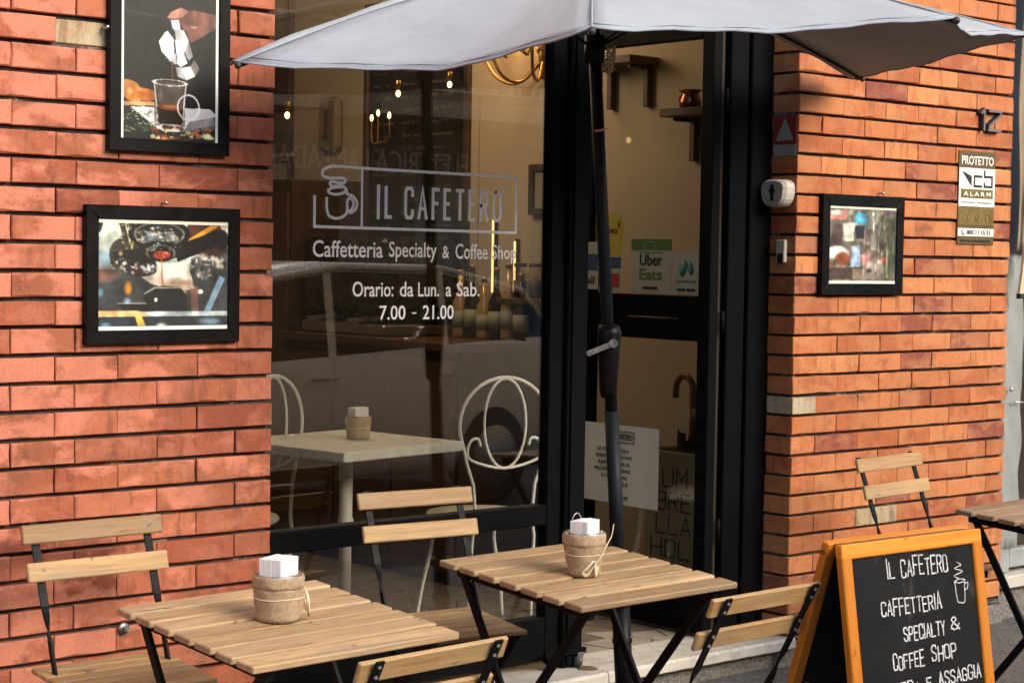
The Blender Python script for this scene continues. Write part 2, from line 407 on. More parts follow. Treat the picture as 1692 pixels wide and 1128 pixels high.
# ---------------------------------------------------------------- mesh helpers
class MB:
    def __init__(s):
        s.v = []; s.f = []; s.sm = []
    def add(s, vs, fs, smooth=False):
        o = len(s.v)
        s.v += [tuple(v) for v in vs]
        s.f += [tuple(i + o for i in f) for f in fs]
        s.sm += [smooth] * len(fs)
        return s
    def box(s, x0, x1, y0, y1, z0, z1):
        vs = [(x0, y0, z0), (x1, y0, z0), (x1, y1, z0), (x0, y1, z0), (x0, y0, z1), (x1, y0, z1), (x1, y1, z1), (x0, y1, z1)]
        return s.add(vs, [(0, 3, 2, 1), (4, 5, 6, 7), (0, 1, 5, 4), (1, 2, 6, 5), (2, 3, 7, 6), (3, 0, 4, 7)])
    def cbox(s, x0, x1, y0, y1, z0, z1, c=0.002):
        vs = []
        for z, i in ((z0, c), (z0 + c, 0), (z1 - c, 0), (z1, c)):
            if i == 0:
                vs += [(x0 + c, y0, z), (x1 - c, y0, z), (x1, y0 + c, z), (x1, y1 - c, z), (x1 - c, y1, z), (x0 + c, y1, z), (x0, y1 - c, z), (x0, y0 + c, z)]
            else:
                vs += [(x0 + c, y0 + c, z), (x1 - c, y0 + c, z), (x1 - c, y0 + c, z), (x1 - c, y1 - c, z), (x1 - c, y1 - c, z), (x0 + c, y1 - c, z), (x0 + c, y1 - c, z), (x0 + c, y0 + c, z)]
        # merge degenerate top/bottom by using 4-vertex caps
        fs = []
        v2 = []
        b = [(x0 + c, y0 + c, z0), (x1 - c, y0 + c, z0), (x1 - c, y1 - c, z0), (x0 + c, y1 - c, z0)]
        t = [(a[0], a[1], z1) for a in b]
        m1 = vs[8:16]; m2 = vs[16:24]
        v2 = b + m1 + m2 + t
        fs.append((0, 3, 2, 1)); fs.append((20, 21, 22, 23))
        for k in range(8):
            k2 = (k + 1) % 8
            fs.append((4 + k, 4 + k2, 12 + k2, 12 + k))
        # m index: 0,1 front;2,3 right;4,5 back;6,7 left
        for q, (i, j) in enumerate(((0, 1), (2, 3), (4, 5), (6, 7))):
            fs.append((q, (q + 1) % 4, 4 + j, 4 + i))
            fs.append((12 + i, 12 + j, 20 + (q + 1) % 4, 20 + q))
        for q, (i, j) in enumerate(((7, 0), (1, 2), (3, 4), (5, 6))):
            fs.append((q, 4 + j, 4 + i))
            fs.append((20 + q, 12 + i, 12 + j))
        return s.add(v2, fs)
    def tube(s, pts, r, n=8, closed=False, cap=True):
        pts = [Vector(p) for p in pts]
        rs = r if isinstance(r, (list, tuple)) else [r] * len(pts)
        vs = []; fs = []
        up = None
        for i, p in enumerate(pts):
            if closed:
                t = (pts[(i + 1) % len(pts)] - pts[i - 1])
            elif i == 0:
                t = pts[1] - p
            elif i == len(pts) - 1:
                t = p - pts[i - 1]
            else:
                t = (pts[i + 1] - p).normalized() + (p - pts[i - 1]).normalized()
            t.normalize()
            if up is None:
                up = Vector((0, 0, 1)) if abs(t.z) < 0.9 else Vector((1, 0, 0))
            a = up - t * up.dot(t)
            if a.length < 1e-5:
                a = t.orthogonal()
            a.normalize()
            up = a
            b = t.cross(a)
            for k in range(n):
                q = 2 * PI * k / n
                vs.append(p + a * math.cos(q) * rs[i] + b * math.sin(q) * rs[i])
        m = len(pts)
        for i in range(m if closed else m - 1):
            j = (i + 1) % m
            for k in range(n):
                k2 = (k + 1) % n
                fs.append((i * n + k, i * n + k2, j * n + k2, j * n + k))
        s.add(vs, fs, True)
        if cap and not closed:
            o = len(s.v) - len(vs)
            s.f.append(tuple(o + k for k in range(n))[::-1]); s.sm.append(False)
            s.f.append(tuple(o + (m - 1) * n + k for k in range(n))); s.sm.append(False)
        return s
    def bar(s, a, b, w, t, side=(1, 0, 0)):
        # flat bar from a to b: width w along 'side', thickness t
        a = Vector(a); b = Vector(b); d = (b - a).normalized()
        sd_ = Vector(side); sd_ = (sd_ - d * sd_.dot(d)).normalized()
        n = d.cross(sd_)
        vs = []
        for p in (a, b):
            for i, j in ((-1, -1), (1, -1), (1, 1), (-1, 1)):
                vs.append(p + sd_ * i * w / 2 + n * j * t / 2)
        return s.add(vs, [(0, 3, 2, 1), (4, 5, 6, 7), (0, 1, 5, 4), (1, 2, 6, 5), (2, 3, 7, 6), (3, 0, 4, 7)])
    def lathe(s, prof, n=24, c=(0, 0, 0), wob=0.0, seed=0):
        rr = random.Random(seed)
        ph = [rr.uniform(0, 6.28) for _ in range(3)]
        vs = []; fs = []
        for i, (r, z) in enumerate(prof):
            for k in range(n):
                a = 2 * PI * k / n
                w = 1 + wob * (math.sin(3 * a + ph[0]) * 0.5 + math.sin(5 * a + ph[1] + i) * 0.3 + math.sin(9 * a + ph[2] + 2 * i) * 0.2)
                vs.append((c[0] + r * w * math.cos(a), c[1] + r * w * math.sin(a), c[2] + z))
        for i in range(len(prof) - 1):
            for k in range(n):
                k2 = (k + 1) % n
                fs.append((i * n + k, i * n + k2, (i + 1) * n + k2, (i + 1) * n + k))
        s.add(vs, fs, True)
        o = len(s.v) - len(vs)
        if prof[0][0] > 1e-4:
            s.f.append(tuple(o + k for k in range(n))[::-1]); s.sm.append(False)
        if prof[-1][0] > 1e-4:
            s.f.append(tuple(o + (len(prof) - 1) * n + k for k in range(n))); s.sm.append(False)
        return s
    def ball(s, c, r, n=10, m=6, sz=1.0):
        prof = [(max(1e-5, r * math.sin(PI * i / m)), -r * sz * math.cos(PI * i / m)) for i in range(m + 1)]
        return s.lathe(prof, n, c)
    def mesh(s, name, mat):
        me = bpy.data.meshes.new(name)
        me.from_pydata(s.v, [], s.f)
        me.polygons.foreach_set('use_smooth', s.sm)
        if isinstance(mat, (list, tuple)):
            for q in mat:
                me.materials.append(q)
        elif mat:
            me.materials.append(mat)
        me.update()
        return me
    def obj(s, name, mat, parent=None, loc=(0, 0, 0), rot=(0, 0, 0), **kw):
        return link(s.mesh(name, mat), name, parent, loc, rot, **kw)

def link(me, name, parent=None, loc=(0, 0, 0), rot=(0, 0, 0), label=None, cat=None, group=None, kind=None):
    o = bpy.data.objects.new(name, me)
    COL.objects.link(o)
    o.location = loc
    o.rotation_euler = rot
    if parent is not None:
        o.parent = parent
    tag(o, label, cat, group, kind)
    return o

def tag(o, label=None, cat=None, group=None, kind=None):
    if label: o['label'] = label
    if cat: o['category'] = cat
    if group: o['group'] = group
    if kind: o['kind'] = kind
    return o

def thing(name, label, cat, loc=(0, 0, 0), rot=(0, 0, 0), group=None):
    return link(None, name, None, loc, rot, label, cat, group)

def copy_tree(o, parent=None):
    c = o.copy()
    COL.objects.link(c)
    if parent is not None:
        c.parent = parent
        c.matrix_parent_inverse = o.matrix_parent_inverse
    for ch in list(o.children):
        copy_tree(ch, c)
    return c

GX, GY = 0.00538, 0.07204            # the pavement falls towards the street
def gz(x, y):
    return GX * x + GY * y
GN = Vector((-GX, -GY, 1)).normalized()
def on_ground(o, x, y, yaw, dz=0.0):
    ux = Vector((math.cos(yaw), math.sin(yaw), GX * math.cos(yaw) + GY * math.sin(yaw))).normalized()
    uy = GN.cross(ux)
    m = Matrix(((ux.x, uy.x, GN.x, x), (ux.y, uy.y, GN.y, y), (ux.z, uy.z, GN.z, gz(x, y) + dz), (0, 0, 0, 1)))
    o.location = m.to_translation()
    o.rotation_euler = m.to_euler()

WALL = (PI / 2, 0, 0)                 # local x,y -> world x,z on a facade-parallel plane
LEAF = (PI / 2, 0, -PI / 2)           # local x -> -y, local y -> z, facing -x

_tc = {}
def text_mesh(txt, w, h, mat, depth=0.0006, bold=0.0, spacing=1.0, shear=0.0):
    key = (txt, round(w, 4), round(h, 4), mat.name, bold, spacing)
    if key in _tc:
        return _tc[key]
    cu_ = bpy.data.curves.new('txt', 'FONT')
    cu_.body = txt
    cu_.space_character = spacing
    cu_.offset = bold
    cu_.shear = shear
    cu_.resolution_u = 3
    cu_.extrude = 0.01
    ob = bpy.data.objects.new('txt', cu_)
    COL.objects.link(ob)
    bpy.context.view_layer.update()
    dg = bpy.context.evaluated_depsgraph_get()
    me = bpy.data.meshes.new_from_object(ob.evaluated_get(dg))
    bpy.data.objects.remove(ob)
    n = len(me.vertices)
    co = np.empty(n * 3); me.vertices.foreach_get('co', co); co = co.reshape(-1, 3)
    mn = co.min(0); mx = co.max(0)
    co[:, 0] = (co[:, 0] - mn[0]) / (mx[0] - mn[0]) * w
    co[:, 1] = (co[:, 1] - mn[1]) / (mx[1] - mn[1]) * h
    co[:, 2] = (co[:, 2] > 0) * depth
    me.vertices.foreach_set('co', co.ravel())
    me.materials.clear(); me.materials.append(mat)
    me.update()
    _tc[key] = me
    return me

def text(name, txt, x, y, w, h, mat, parent, plane_loc, rot, **kw):
    bold = kw.pop('bold', 0.0); spacing = kw.pop('spacing', 1.0); depth = kw.pop('depth', 0.0006)
    me = text_mesh(txt, w, h, mat, depth, bold, spacing)
    R = Euler(rot).to_matrix()
    l = Vector(plane_loc) + R @ Vector((x, y, 0))
    return link(me, name, parent, l, rot, **kw)

SF = {
 'I': [[(.5, 0), (.5, 1)]], 'L': [[(0, 1), (0, 0), (1, 0)]],
 'C': [[(1, .76), (1, .9), (.8, 1), (.2, 1), (0, .88), (0, .12), (.2, 0), (.8, 0), (1, .1), (1, .24)]],
 'A': [[(0, 0), (.5, 1), (1, 0)], [(.2, .32), (.8, .32)]],
 'F': [[(0, 0), (0, 1), (1, 1)], [(0, .52), (.8, .52)]],
 'E': [[(1, 0), (0, 0), (0, 1), (1, 1)], [(0, .52), (.8, .52)]],
 'T': [[(0, 1), (1, 1)], [(.5, 1), (.5, 0)]],
 'R': [[(0, 0), (0, 1), (.75, 1), (1, .88), (1, .62), (.75, .5), (0, .5)], [(.5, .5), (1, 0)]],
 'O': [[(.25, 1), (0, .88), (0, .12), (.25, 0), (.75, 0), (1, .12), (1, .88), (.75, 1), (.25, 1)]],
 'S': [[(1, .8), (.8, 1), (.2, 1), (0, .82), (.1, .6), (.9, .42), (1, .18), (.8, 0), (.2, 0), (0, .2)]],
 'P': [[(0, 0), (0, 1), (.75, 1), (1, .88), (1, .6), (.75, .46), (0, .46)]],
 'Y': [[(0, 1), (.5, .5), (1, 1)], [(.5, .5), (.5, 0)]],
 '&': [[(1, 0), (.15, .78), (.3, 1), (.6, 1), (.7, .8), (.1, .35), (.05, .12), (.3, 0), (.7, .05), (1, .45)]],
 'H': [[(0, 0), (0, 1)], [(1, 0), (1, 1)], [(0, .5), (1, .5)]],
 'D': [[(0, 0), (0, 1), (.7, 1), (1, .8), (1, .2), (.7, 0), (0, 0)]],
 'G': [[(1, .8), (.8, 1), (.2, 1), (0, .85), (0, .15), (.2, 0), (.8, 0), (1, .15), (1, .45), (.6, .45)]],
 'N': [[(0, 0), (0, 1), (1, 0), (1, 1)]], 'M': [[(0, 0), (0, 1), (.5, .4), (1, 1), (1, 0)]],
 'U': [[(0, 1), (0, .15), (.2, 0), (.8, 0), (1, .15), (1, 1)]],
 'B': [[(0, 0), (0, 1), (.75, 1), (1, .85), (1, .65), (.75, .52), (0, .52)], [(.75, .52), (1, .4), (1, .12), (.75, 0), (0, 0)]],
 '1': [[(.0, .85), (.55, 1), (.55, 0)]], '2': [[(0, 1), (1, 1), (.95, .78), (.05, .2), (0, 0), (1, 0)]],
}
def ribbon(mb, pts, w, z, th=0.0008, closed=False):
    # flat stroke in the local xy plane
    n = len(pts)
    P = [Vector((p[0], p[1])) for p in pts]
    if n < 2: return
    L = []; R = []
    for i in range(n):
        a = P[i] - P[i - 1] if i > 0 else P[1] - P[0]
        b = P[i + 1] - P[i] if i < n - 1 else P[i] - P[i - 1]
        if i == 0: a = b
        if closed and i in (0, n - 1):
            a = P[-1] - P[-2]; b = P[1] - P[0]
        a = a.normalized(); b = b.normalized()
        t = (a + b)
        t = t.normalized() if t.length > 1e-6 else a
        nn = Vector((-t.y, t.x))
        k = 1 / max(0.45, nn.dot(Vector((-a.y, a.x))))
        e = Vector((0, 0))
        if not closed:
            if i == 0: e = -a * w * 0.4
            if i == n - 1: e = b * w * 0.4
        L.append(P[i] + nn * w / 2 * k + e); R.append(P[i] - nn * w / 2 * k + e)
    vs = []
    for zz in (z, z + th):
        vs += [(p.x, p.y, zz) for p in L] + [(p.x, p.y, zz) for p in R]
    fs = []
    for i in range(n - 1):
        fs.append((i, i + 1, n + i + 1, n + i))
        fs.append((2 * n + i, 3 * n + i, 3 * n + i + 1, 2 * n + i + 1))
        fs.append((i, 2 * n + i, 2 * n + i + 1, i + 1))
        fs.append((n + i, n + i + 1, 3 * n + i + 1, 3 * n + i))
    fs.append((0, n, 3 * n, 2 * n)); fs.append((n - 1, 3 * n - 1, 4 * n - 1, 2 * n - 1))
    mb.add(vs, fs)

def smooth_path(pts, k=3):
    out = []
    n = len(pts)
    for i in range(n - 1):
        p0 = Vector(pts[max(0, i - 1)]); p1 = Vector(pts[i]); p2 = Vector(pts[i + 1]); p3 = Vector(pts[min(n - 1, i + 2)])
        for j in range(k):
            t = j / k
            out.append(tuple(0.5 * ((2 * p1) + (-p0 + p2) * t + (2 * p0 - 5 * p1 + 4 * p2 - p3) * t * t + (-p0 + 3 * p1 - 3 * p2 + p3) * t ** 3)))
    out.append(tuple(pts[-1]))
    return out

def stroke_word(mb, word, x0, x1, y0, y1, w, z, gap=0.35, jit=0.0, seed=0, space=0.9):
    rr = random.Random(seed)
    tot = sum((space if c == ' ' else (0.15 if c == 'I' else 1.0)) for c in word) + gap * (len(word) - 1)
    u = (x1 - x0) / tot
    x = x0; k = 0
    for c in word:
        cw = space if c == ' ' else (0.15 if c == 'I' else 1.0)
        if c in SF:
            sl = rr.uniform(-jit, jit); dy = rr.uniform(-jit, jit) * (y1 - y0) * 0.5
            hs = 1 + rr.uniform(-jit, jit)
            for st in SF[c]:
                pts = []
                for (a, b) in st:
                    pts.append((x + (a if c != 'I' else .5) * cw * u + sl * b * u * 0.6 + rr.uniform(-jit, jit) * u * 0.12, y0 + dy + b * (y1 - y0) * hs + rr.uniform(-jit, jit) * u * 0.12))
                k += 1
                ribbon(mb, pts, w, z + k * 0.00004)
                if jit:
                    k += 1
                    ribbon(mb, [(p[0] + w * 0.35 + rr.uniform(-.2, .2) * w, p[1] + rr.uniform(-.5, .5) * w) for p in pts], w * 0.55, z + k * 0.00004)
        x += (cw + gap) * u

# ---------------------------------------------------------------- picture painting
class Pic:
    def __init__(s, w, h, bgc):
        w = int(w * 1.7); h = int(h * 1.7)
        s.w, s.h = w, h
        s.a = np.zeros((h, w, 3)); s.a[:] = bgc
        yy, xx = np.mgrid[0:h, 0:w]
        s.X = (xx + .5) / w; s.Y = (yy + .5) / h
        s.r = np.random.RandomState(5)
    def put(s, mask, c, al=1.0):
        m = (mask * al)[..., None]
        s.a = s.a * (1 - m) + np.array(c) * m
    def poly(s, pts, c, al=1.0):
        m = np.zeros((s.h, s.w), bool)
        n = len(pts)
        for i in range(n):
            x0, y0 = pts[i]; x1, y1 = pts[(i + 1) % n]
            if y0 == y1: continue
            cond = ((s.Y < y0) != (s.Y < y1)) & (s.X < (x1 - x0) * (s.Y - y0) / (y1 - y0) + x0)
            m ^= cond
        s.put(m, c, al); return m
    def ell(s, cx, cy, rx, ry, c, al=1.0, soft=0.0):
        d = ((s.X - cx) / rx) ** 2 + ((s.Y - cy) / ry) ** 2
        m = (d < 1).astype(float) if not soft else np.clip((1 - d) / soft, 0, 1)
        s.put(m, c, al)
    def ring(s, cx, cy, rx, ry, t, c, al=1.0):
        d = np.sqrt(((s.X - cx) / rx) ** 2 + ((s.Y - cy) / ry) ** 2)
        s.put((abs(d - 1) < t), c, al)
    def line(s, x0, y0, x1, y1, w, c, al=1.0):
        dx, dy = x1 - x0, y1 - y0; L = dx * dx + dy * dy
        t = np.clip(((s.X - x0) * dx + (s.Y - y0) * dy) / L, 0, 1)
        d = np.hypot(s.X - x0 - t * dx, s.Y - y0 - t * dy)
        s.put(np.clip((w - d) / w * 2, 0, 1), c, al)
    def blur(s, n=1):
        for _ in range(n):
            p = np.pad(s.a, ((1, 1), (1, 1), (0, 0)), 'edge')
            s.a = (p[:-2, 1:-1] + p[2:, 1:-1] + p[1:-1, :-2] + p[1:-1, 2:] + 2 * p[1:-1, 1:-1]) / 6
    def grain(s, k=0.03):
        Y01 = (s.Y - s.Y.min()) / (s.Y.max() - s.Y.min()) * .999
        for fq in (5, 11, 23):
            g0 = s.r.rand(fq + 2, fq + 2)
            yy = Y01 * fq; xx = s.X * fq; iy = yy.astype(int); ix = xx.astype(int); fy = yy - iy; fx = xx - ix
            fy = fy * fy * (3 - 2 * fy); fx = fx * fx * (3 - 2 * fx)
            n_ = g0[iy, ix] * (1 - fy) * (1 - fx) + g0[iy + 1, ix] * fy * (1 - fx) + g0[iy, ix + 1] * (1 - fy) * fx + g0[iy + 1, ix + 1] * fy * fx
            m_ = (s.a.min(2) < .85)
            s.a = s.a * (1 + (n_ - .5)[..., None] * .38 * m_[..., None])
        s.a = np.clip(s.a * (1 + s.r.randn(s.h, s.w, 1) * k), 0, 1)
    def mesh(s, name, W_, H_):
        h, w = s.h, s.w
        xs = np.linspace(0, W_, w + 1); ys = np.linspace(H_, 0, h + 1)
        gx, gy = np.meshgrid(xs, ys)
        v = np.stack([gx.ravel(), gy.ravel(), np.zeros(gx.size)], 1)
        i = np.arange(h)[:, None] * (w + 1) + np.arange(w)[None, :]
        f = np.stack([i + w + 1, i + w + 2, i + 1, i], -1).reshape(-1, 4)
        me = bpy.data.meshes.new(name)
        me.vertices.add(len(v)); me.vertices.foreach_set('co', v.ravel())
        me.loops.add(f.size); me.loops.foreach_set('vertex_index', f.ravel().astype(np.int32))
        me.polygons.add(len(f)); me.polygons.foreach_set('loop_start', (np.arange(len(f)) * 4).astype(np.int32))
        me.polygons.foreach_set('loop_total', np.full(len(f), 4, np.int32))
        me.update(calc_edges=True)
        ca = me.color_attributes.new('Col', 'FLOAT_COLOR', 'CORNER')
        lin = np.where(s.a <= 0.04045, s.a / 12.92, ((s.a + 0.055) / 1.055) ** 2.4)
        c4 = np.concatenate([lin.reshape(-1, 3), np.ones((h * w, 1))], 1)
        ca.data.foreach_set('color', np.repeat(c4, 4, axis=0).ravel())
        me.materials.append(M['print'])
        return me

def pic_moka():
    p = Pic(120, 190, (0.05, 0.047, 0.047))
    p.Y = (p.Y - .315) / .685
    p.put(np.clip(1 - abs(p.Y) * 1.3, 0, 1) * np.clip(p.X, 0, 1), (0.10, 0.09, 0.09), .8)
    p.poly([(0, .43), (1, .56), (1, 1), (0, 1)], (0.065, 0.06, 0.056))
    p.line(0, .09, 1, .15, .012, (0.25, 0.22, 0.2), .5)
    p.poly([(.55, .10), (.62, .05), (.75, .04), (.98, .06), (1, .14), (.92, .18), (.8, .24), (.7, .28), (.66, .2), (.55, .14)], (0.45, .29, .24))
    p.poly([(.46, .115), (.5, .07), (.6, .03), (.68, .05), (.62, .10), (.52, .12)], (0.72, .5, .42))
    p.ell(.72, .13, .1, .05, (.3, .18, .15), .6, 1)
    p.ell(.73, .165, .05, .012, (.75, .62, .56), .7, 1)
    p.poly([(.5, .13), (.58, .12), (.6, .2), (.52, .21)], (.93, .92, .92))
    W1, W2, W3 = (.93, .93, .95), (.62, .61, .62), (.75, .74, .76)
    p.poly([(.38, .29), (.44, .22), (.52, .19), (.54, .40), (.5, .43), (.41, .36)], W1)
    p.poly([(.46, .2), (.53, .19), (.55, .27), (.5, .24)], (.12, .11, .11))
    p.poly([(.54, .19), (.63, .19), (.68, .26), (.55, .27)], W3)
    p.poly([(.54, .27), (.68, .26), (.64, .35), (.56, .38)], (.85, .84, .86))
    p.poly([(.68, .26), (.73, .38), (.68, .41), (.64, .35)], W2)
    p.poly([(.57, .37), (.63, .35), (.67, .43), (.6, .46), (.57, .44)], W1)
    p.poly([(.5, .40), (.55, .36), (.57, .44), (.54, .45)], W2)
    p.poly([(.55, .46), (.62, .465), (.66, .555), (.57, .53)], W2)
    p.poly([(.62, .465), (.7, .45), (.75, .52), (.66, .555)], (.9, .9, .9))
    p.poly([(.7, .45), (.74, .40), (.80, .46), (.75, .52)], (.5, .48, .47))
    p.line(.515, .43, .525, .7, .010, (.45, .25, .17), .9)
    p.ell(.06, .63, .13, .05, (.72, .45, .22)); p.ell(.14, .68, .11, .055, (.78, .47, .2)); p.ell(.26, .68, .1, .045, (.7, .38, .15))
    p.ell(.10, .66, .04, .03, (.93, .72, .45), .8, 1); p.ell(.2, .64, .05, .02, (.9, .6, .35), .7, 1)
    p.poly([(0, .735), (.33, .725), (.36, .755), (0, .765)], (.72, .55, .38))
    p.poly([(.1, .77), (.9, .75), (1, .8), (1, .86), (.6, .93), (.4, .93)], (.86, .85, .86))
    p.poly([(.7, .85), (1, .80), (1, .9), (.62, .94)], (.45, .43, .44), .8)
    p.put(((p.X > .34) & (p.X < .65) & (p.Y > .575) & (p.Y < .89)), (.35, .31, .29), .75)
    p.ring(.495, .58, .165, .022, .12, (.86, .85, .85)); p.line(.335, .58, .38, .87, .008, (.8, .79, .78)); p.line(.66, .58, .62, .87, .008, (.85, .84, .83))
    p.ell(.5, .855, .13, .04, (.06, .03, .02)); p.poly([(.36, .76), (.635, .76), (.62, .86), (.385, .86)], (.12, .055, .035))
    p.ell(.5, .755, .135, .024, (.45, .25, .14)); p.ell(.5, .752, .09, .012, (.75, .5, .3), .8, 1)
    p.ell(.4, .68, .025, .08, (.7, .55, .52), .35, 1); p.ell(.5, .89, .12, .014, (.75, .74, .73), .8)
    p.ring(.685, .75, .11, .09, .07, (.82, .82, .83), .9)
    for k in range(60):
        x = p.r.uniform(0, .36); y = p.r.uniform(.79, .95)
        p.line(x, y, x + p.r.uniform(-.06, .07), y + p.r.uniform(-.03, .02), .006, [(.35, .42, .3), (.6, .65, .5), (.2, .25, .18)][k % 3], .8)
    for k in range(60):
        x = p.r.uniform(.3, .95) ** 1.0; y = p.r.uniform(.9, .985) - max(0, .0 if x < .6 else (x - .6) * .04)
        p.ell(x, y, p.r.uniform(.012, .04), p.r.uniform(.007, .016), [(.45, .22, .13), (.62, .36, .24), (.3, .14, .08), (.75, .72, .5), (.15, .1, .1)][k % 5])
    p.poly([(.8, .95), (.9, .93), (.97, .97), (.86, .975)], (.75, .8, .6))
    p.blur(1); p.grain()
    p.a[:, :7] = (.97, .96, .93); p.a[:, -7:] = (.97, .96, .93)
    p.a[:5, :] = (.97, .96, .93)
    return p

def pic_espresso():
    p = Pic(160, 135, (.55, .56, .55))
    p.put(np.clip(1.1 - p.Y * 2.2, 0, 1), (.86, .90, .82), .9)
    p.poly([(0, .05), (.05, 0), (.02, .12), (0, .14)], (.05, .05, .05))
    p.put((p.Y > .45) & (p.Y < .95), (.16, .17, .17), .85)
    p.ell(.05, .35, .12, .10, (.62, .75, .82), .9, 1)
    p.ell(.05, .5, .14, .08, (.6, .38, .3), .7, 1)
    p.poly([(.3, .5), (.5, .4), (.68, .42), (.74, .62), (.6, .66), (.4, .58)], (.80, .74, .66))
    p.poly([(.45, .4), (.66, .38), (.68, .55), (.5, .57)], (.88, .90, .86)); p.ell(.6, .58, .16, .06, (.85, .65, .5), .7, 1)
    p.poly([(.68, 0), (.95, 0), (1, .3), (.8, .35), (.66, .2)], (.30, .16, .12))
    p.poly([(.92, 0), (1, 0), (1, .22), (.95, .1)], (.85, .82, .74))
    p.poly([(.66, .19), (.86, .04), (.92, .05), (.68, .22)], (.90, .62, .18))
    p.poly([(.57, .24), (.92, .08), (.97, .2), (.60, .38)], (.06, .045, .045))
    p.ell(.95, .18, .05, .1, (.08, .06, .06))
    p.poly([(.7, .35), (1, .25), (1, .6), (.85, .68), (.72, .6)], (.2, .19, .19), .8)
    p.ell(.8, .33, .05, .05, (.8, .75, .65), .6, 1); p.ell(.93, .38, .04, .06, (.92, .88, .75), .8, 1); p.ell(.78, .47, .06, .05, (.55, .56, .58), .8, 1)
    p.poly([(.15, 0), (.36, 0), (.27, .35), (.22, .35)], (.20, .17, .12)); p.poly([(.19, 0), (.23, 0), (.24, .25)], (.85, .84, .7)); p.poly([(.27, 0), (.3, 0), (.25, .3), (.24, .3)], (.8, .74, .45))
    p.ell(.17, .32, .085, .14, (.22, .2, .17)); p.poly([(.1, .3), (.4, .25), (.44, .42), (.3, .52), (.17, .46)], (.09, .07, .06))
    p.ell(.17, .31, .02, .03, (.9, .8, .55), .9, 1); p.ell(.32, .46, .12, .055, (.16, .10, .10)); p.ell(.36, .43, .05, .03, (.75, .78, .76), .9, 1)
    p.poly([(.34, .0), (.62, .0), (.66, .17), (.5, .12), (.3, .2)], (.13, .12, .12))
    p.ell(.46, .17, .2, .12, (.09, .085, .08)); p.ell(.46, .18, .15, .075, (.45, .46, .45)); p.ell(.39, .15, .03, .05, (.62, .78, .86), .9, 1); p.ell(.56, .14, .03, .05, (.8, .82, .84), .9, 1)
    p.ell(.46, .12, .015, .05, (.85, .8, .7), .8, 1); p.ell(.47, .27, .17, .09, (.07, .06, .055)); p.ring(.47, .24, .14, .05, .1, (.5, .45, .4))
    p.ell(.36, .29, .05, .04, (.3, .25, .2)); p.ell(.47, .32, .085, .052, (.05, .04, .04)); p.ell(.47, .315, .07, .04, (.78, .25, .13)); p.ell(.45, .30, .02, .015, (.95, .5, .3), .9, 1)
    def specks(n, cx, cy, rx, ry, cols, sz):
        for _ in range(n):
            a = p.r.uniform(0, 2 * PI); q = p.r.uniform(0, 1) ** .5
            p.ell(cx + rx * q * math.cos(a), cy + ry * q * math.sin(a), p.r.uniform(.3, 1) * sz, p.r.uniform(.3, 1.2) * sz, cols[p.r.randint(len(cols))], .85, .8)
    CH = [(.9, .9, .86), (.1, .1, .1), (.45, .47, .5), (.65, .78, .86), (.08, .07, .07), (.3, .28, .25), (.75, .68, .5)]
    specks(110, .46, .17, .19, .10, CH, .022)
    p.ring(.46, .13, .215, .13, .10, (.06, .055, .05)); p.ring(.46, .135, .185, .105, .05, (.55, .56, .55), .7)
    p.ell(.455, .285, .175, .085, (.07, .06, .055), .95); specks(50, .455, .27, .16, .07, CH, .014)
    p.ring(.46, .27, .15, .07, .09, (.10, .09, .08)); p.ring(.47, .30, .105, .068, .08, (.5, .48, .44), .8)
    p.ell(.475, .325, .088, .056, (.05, .04, .04)); p.ell(.478, .318, .068, .038, (.62, .20, .10)); specks(24, .478, .312, .055, .026, [(.85, .35, .18), (.95, .6, .42), (.45, .12, .06), (.3, .08, .05)], .014)
    specks(70, .30, .44, .14, .055, CH, .018); specks(30, .17, .40, .07, .06, [(.1, .09, .08), (.85, .8, .7), (.25, .22, .2)], .018)
    specks(60, .84, .42, .14, .12, [(.2, .2, .2), (.7, .7, .66), (.1, .1, .1), (.85, .8, .7), (.4, .38, .36)], .028)
    specks(40, .24, .14, .09, .14, [(.2, .16, .1), (.8, .78, .6), (.1, .08, .06), (.5, .42, .25)], .016)
    specks(26, .62, .78, .05, .05, [(.1, .1, .1), (.5, .5, .48)], .012)
    specks(60, .5, .93, .5, .035, [(.2, .24, .28), (.55, .66, .72), (.9, .75, .5), (.1, .1, .12)], .03)
    p.line(.475, .34, .485, .60, .007, (.65, .35, .22)); p.ell(.225, .62, .035, .075, (.95, .62, .2), 1, 1); p.ell(.22, .74, .035, .05, (.6, .74, .82), .8, 1)
    p.ell(.02, .66, .03, .05, (.35, .6, .7), .8, 1); p.ell(.78, .65, .02, .022, (.98, .97, .9)); p.poly([(.7, .62), (.76, .6), (.77, .85), (.71, .85)], (.55, .35, .3), .7)
    p.poly([(.93, .5), (.97, .54), (.85, .85), (.8, .85)], (.62, .78, .88), .8); p.ell(.95, .54, .03, .03, (.35, .6, .85), .9, 1)
    p.poly([(.35, .67), (.42, .61), (.5, .595), (.62, .61), (.665, .65), (.68, .82), (.35, .82)], (.10, .095, .09)); p.line(.35, .67, .42, .62, .008, (.75, .74, .7)); p.line(.42, .615, .63, .615, .008, (.7, .69, .66)); p.line(.63, .615, .665, .66, .008, (.8, .78, .72))
    p.poly([(.15, .755), (.36, .75), (.36, .84), (.2, .84)], (.11, .10, .09)); p.line(.15, .755, .36, .755, .006, (.7, .72, .7)); p.ell(.435, .725, .012, .02, (.9, .88, .8))
    p.put((p.Y > .83) & (p.Y < .875), (.80, .86, .86)); p.poly([(0, .82), (.3, .82), (.4, .87), (0, .87)], (.92, .68, .42))
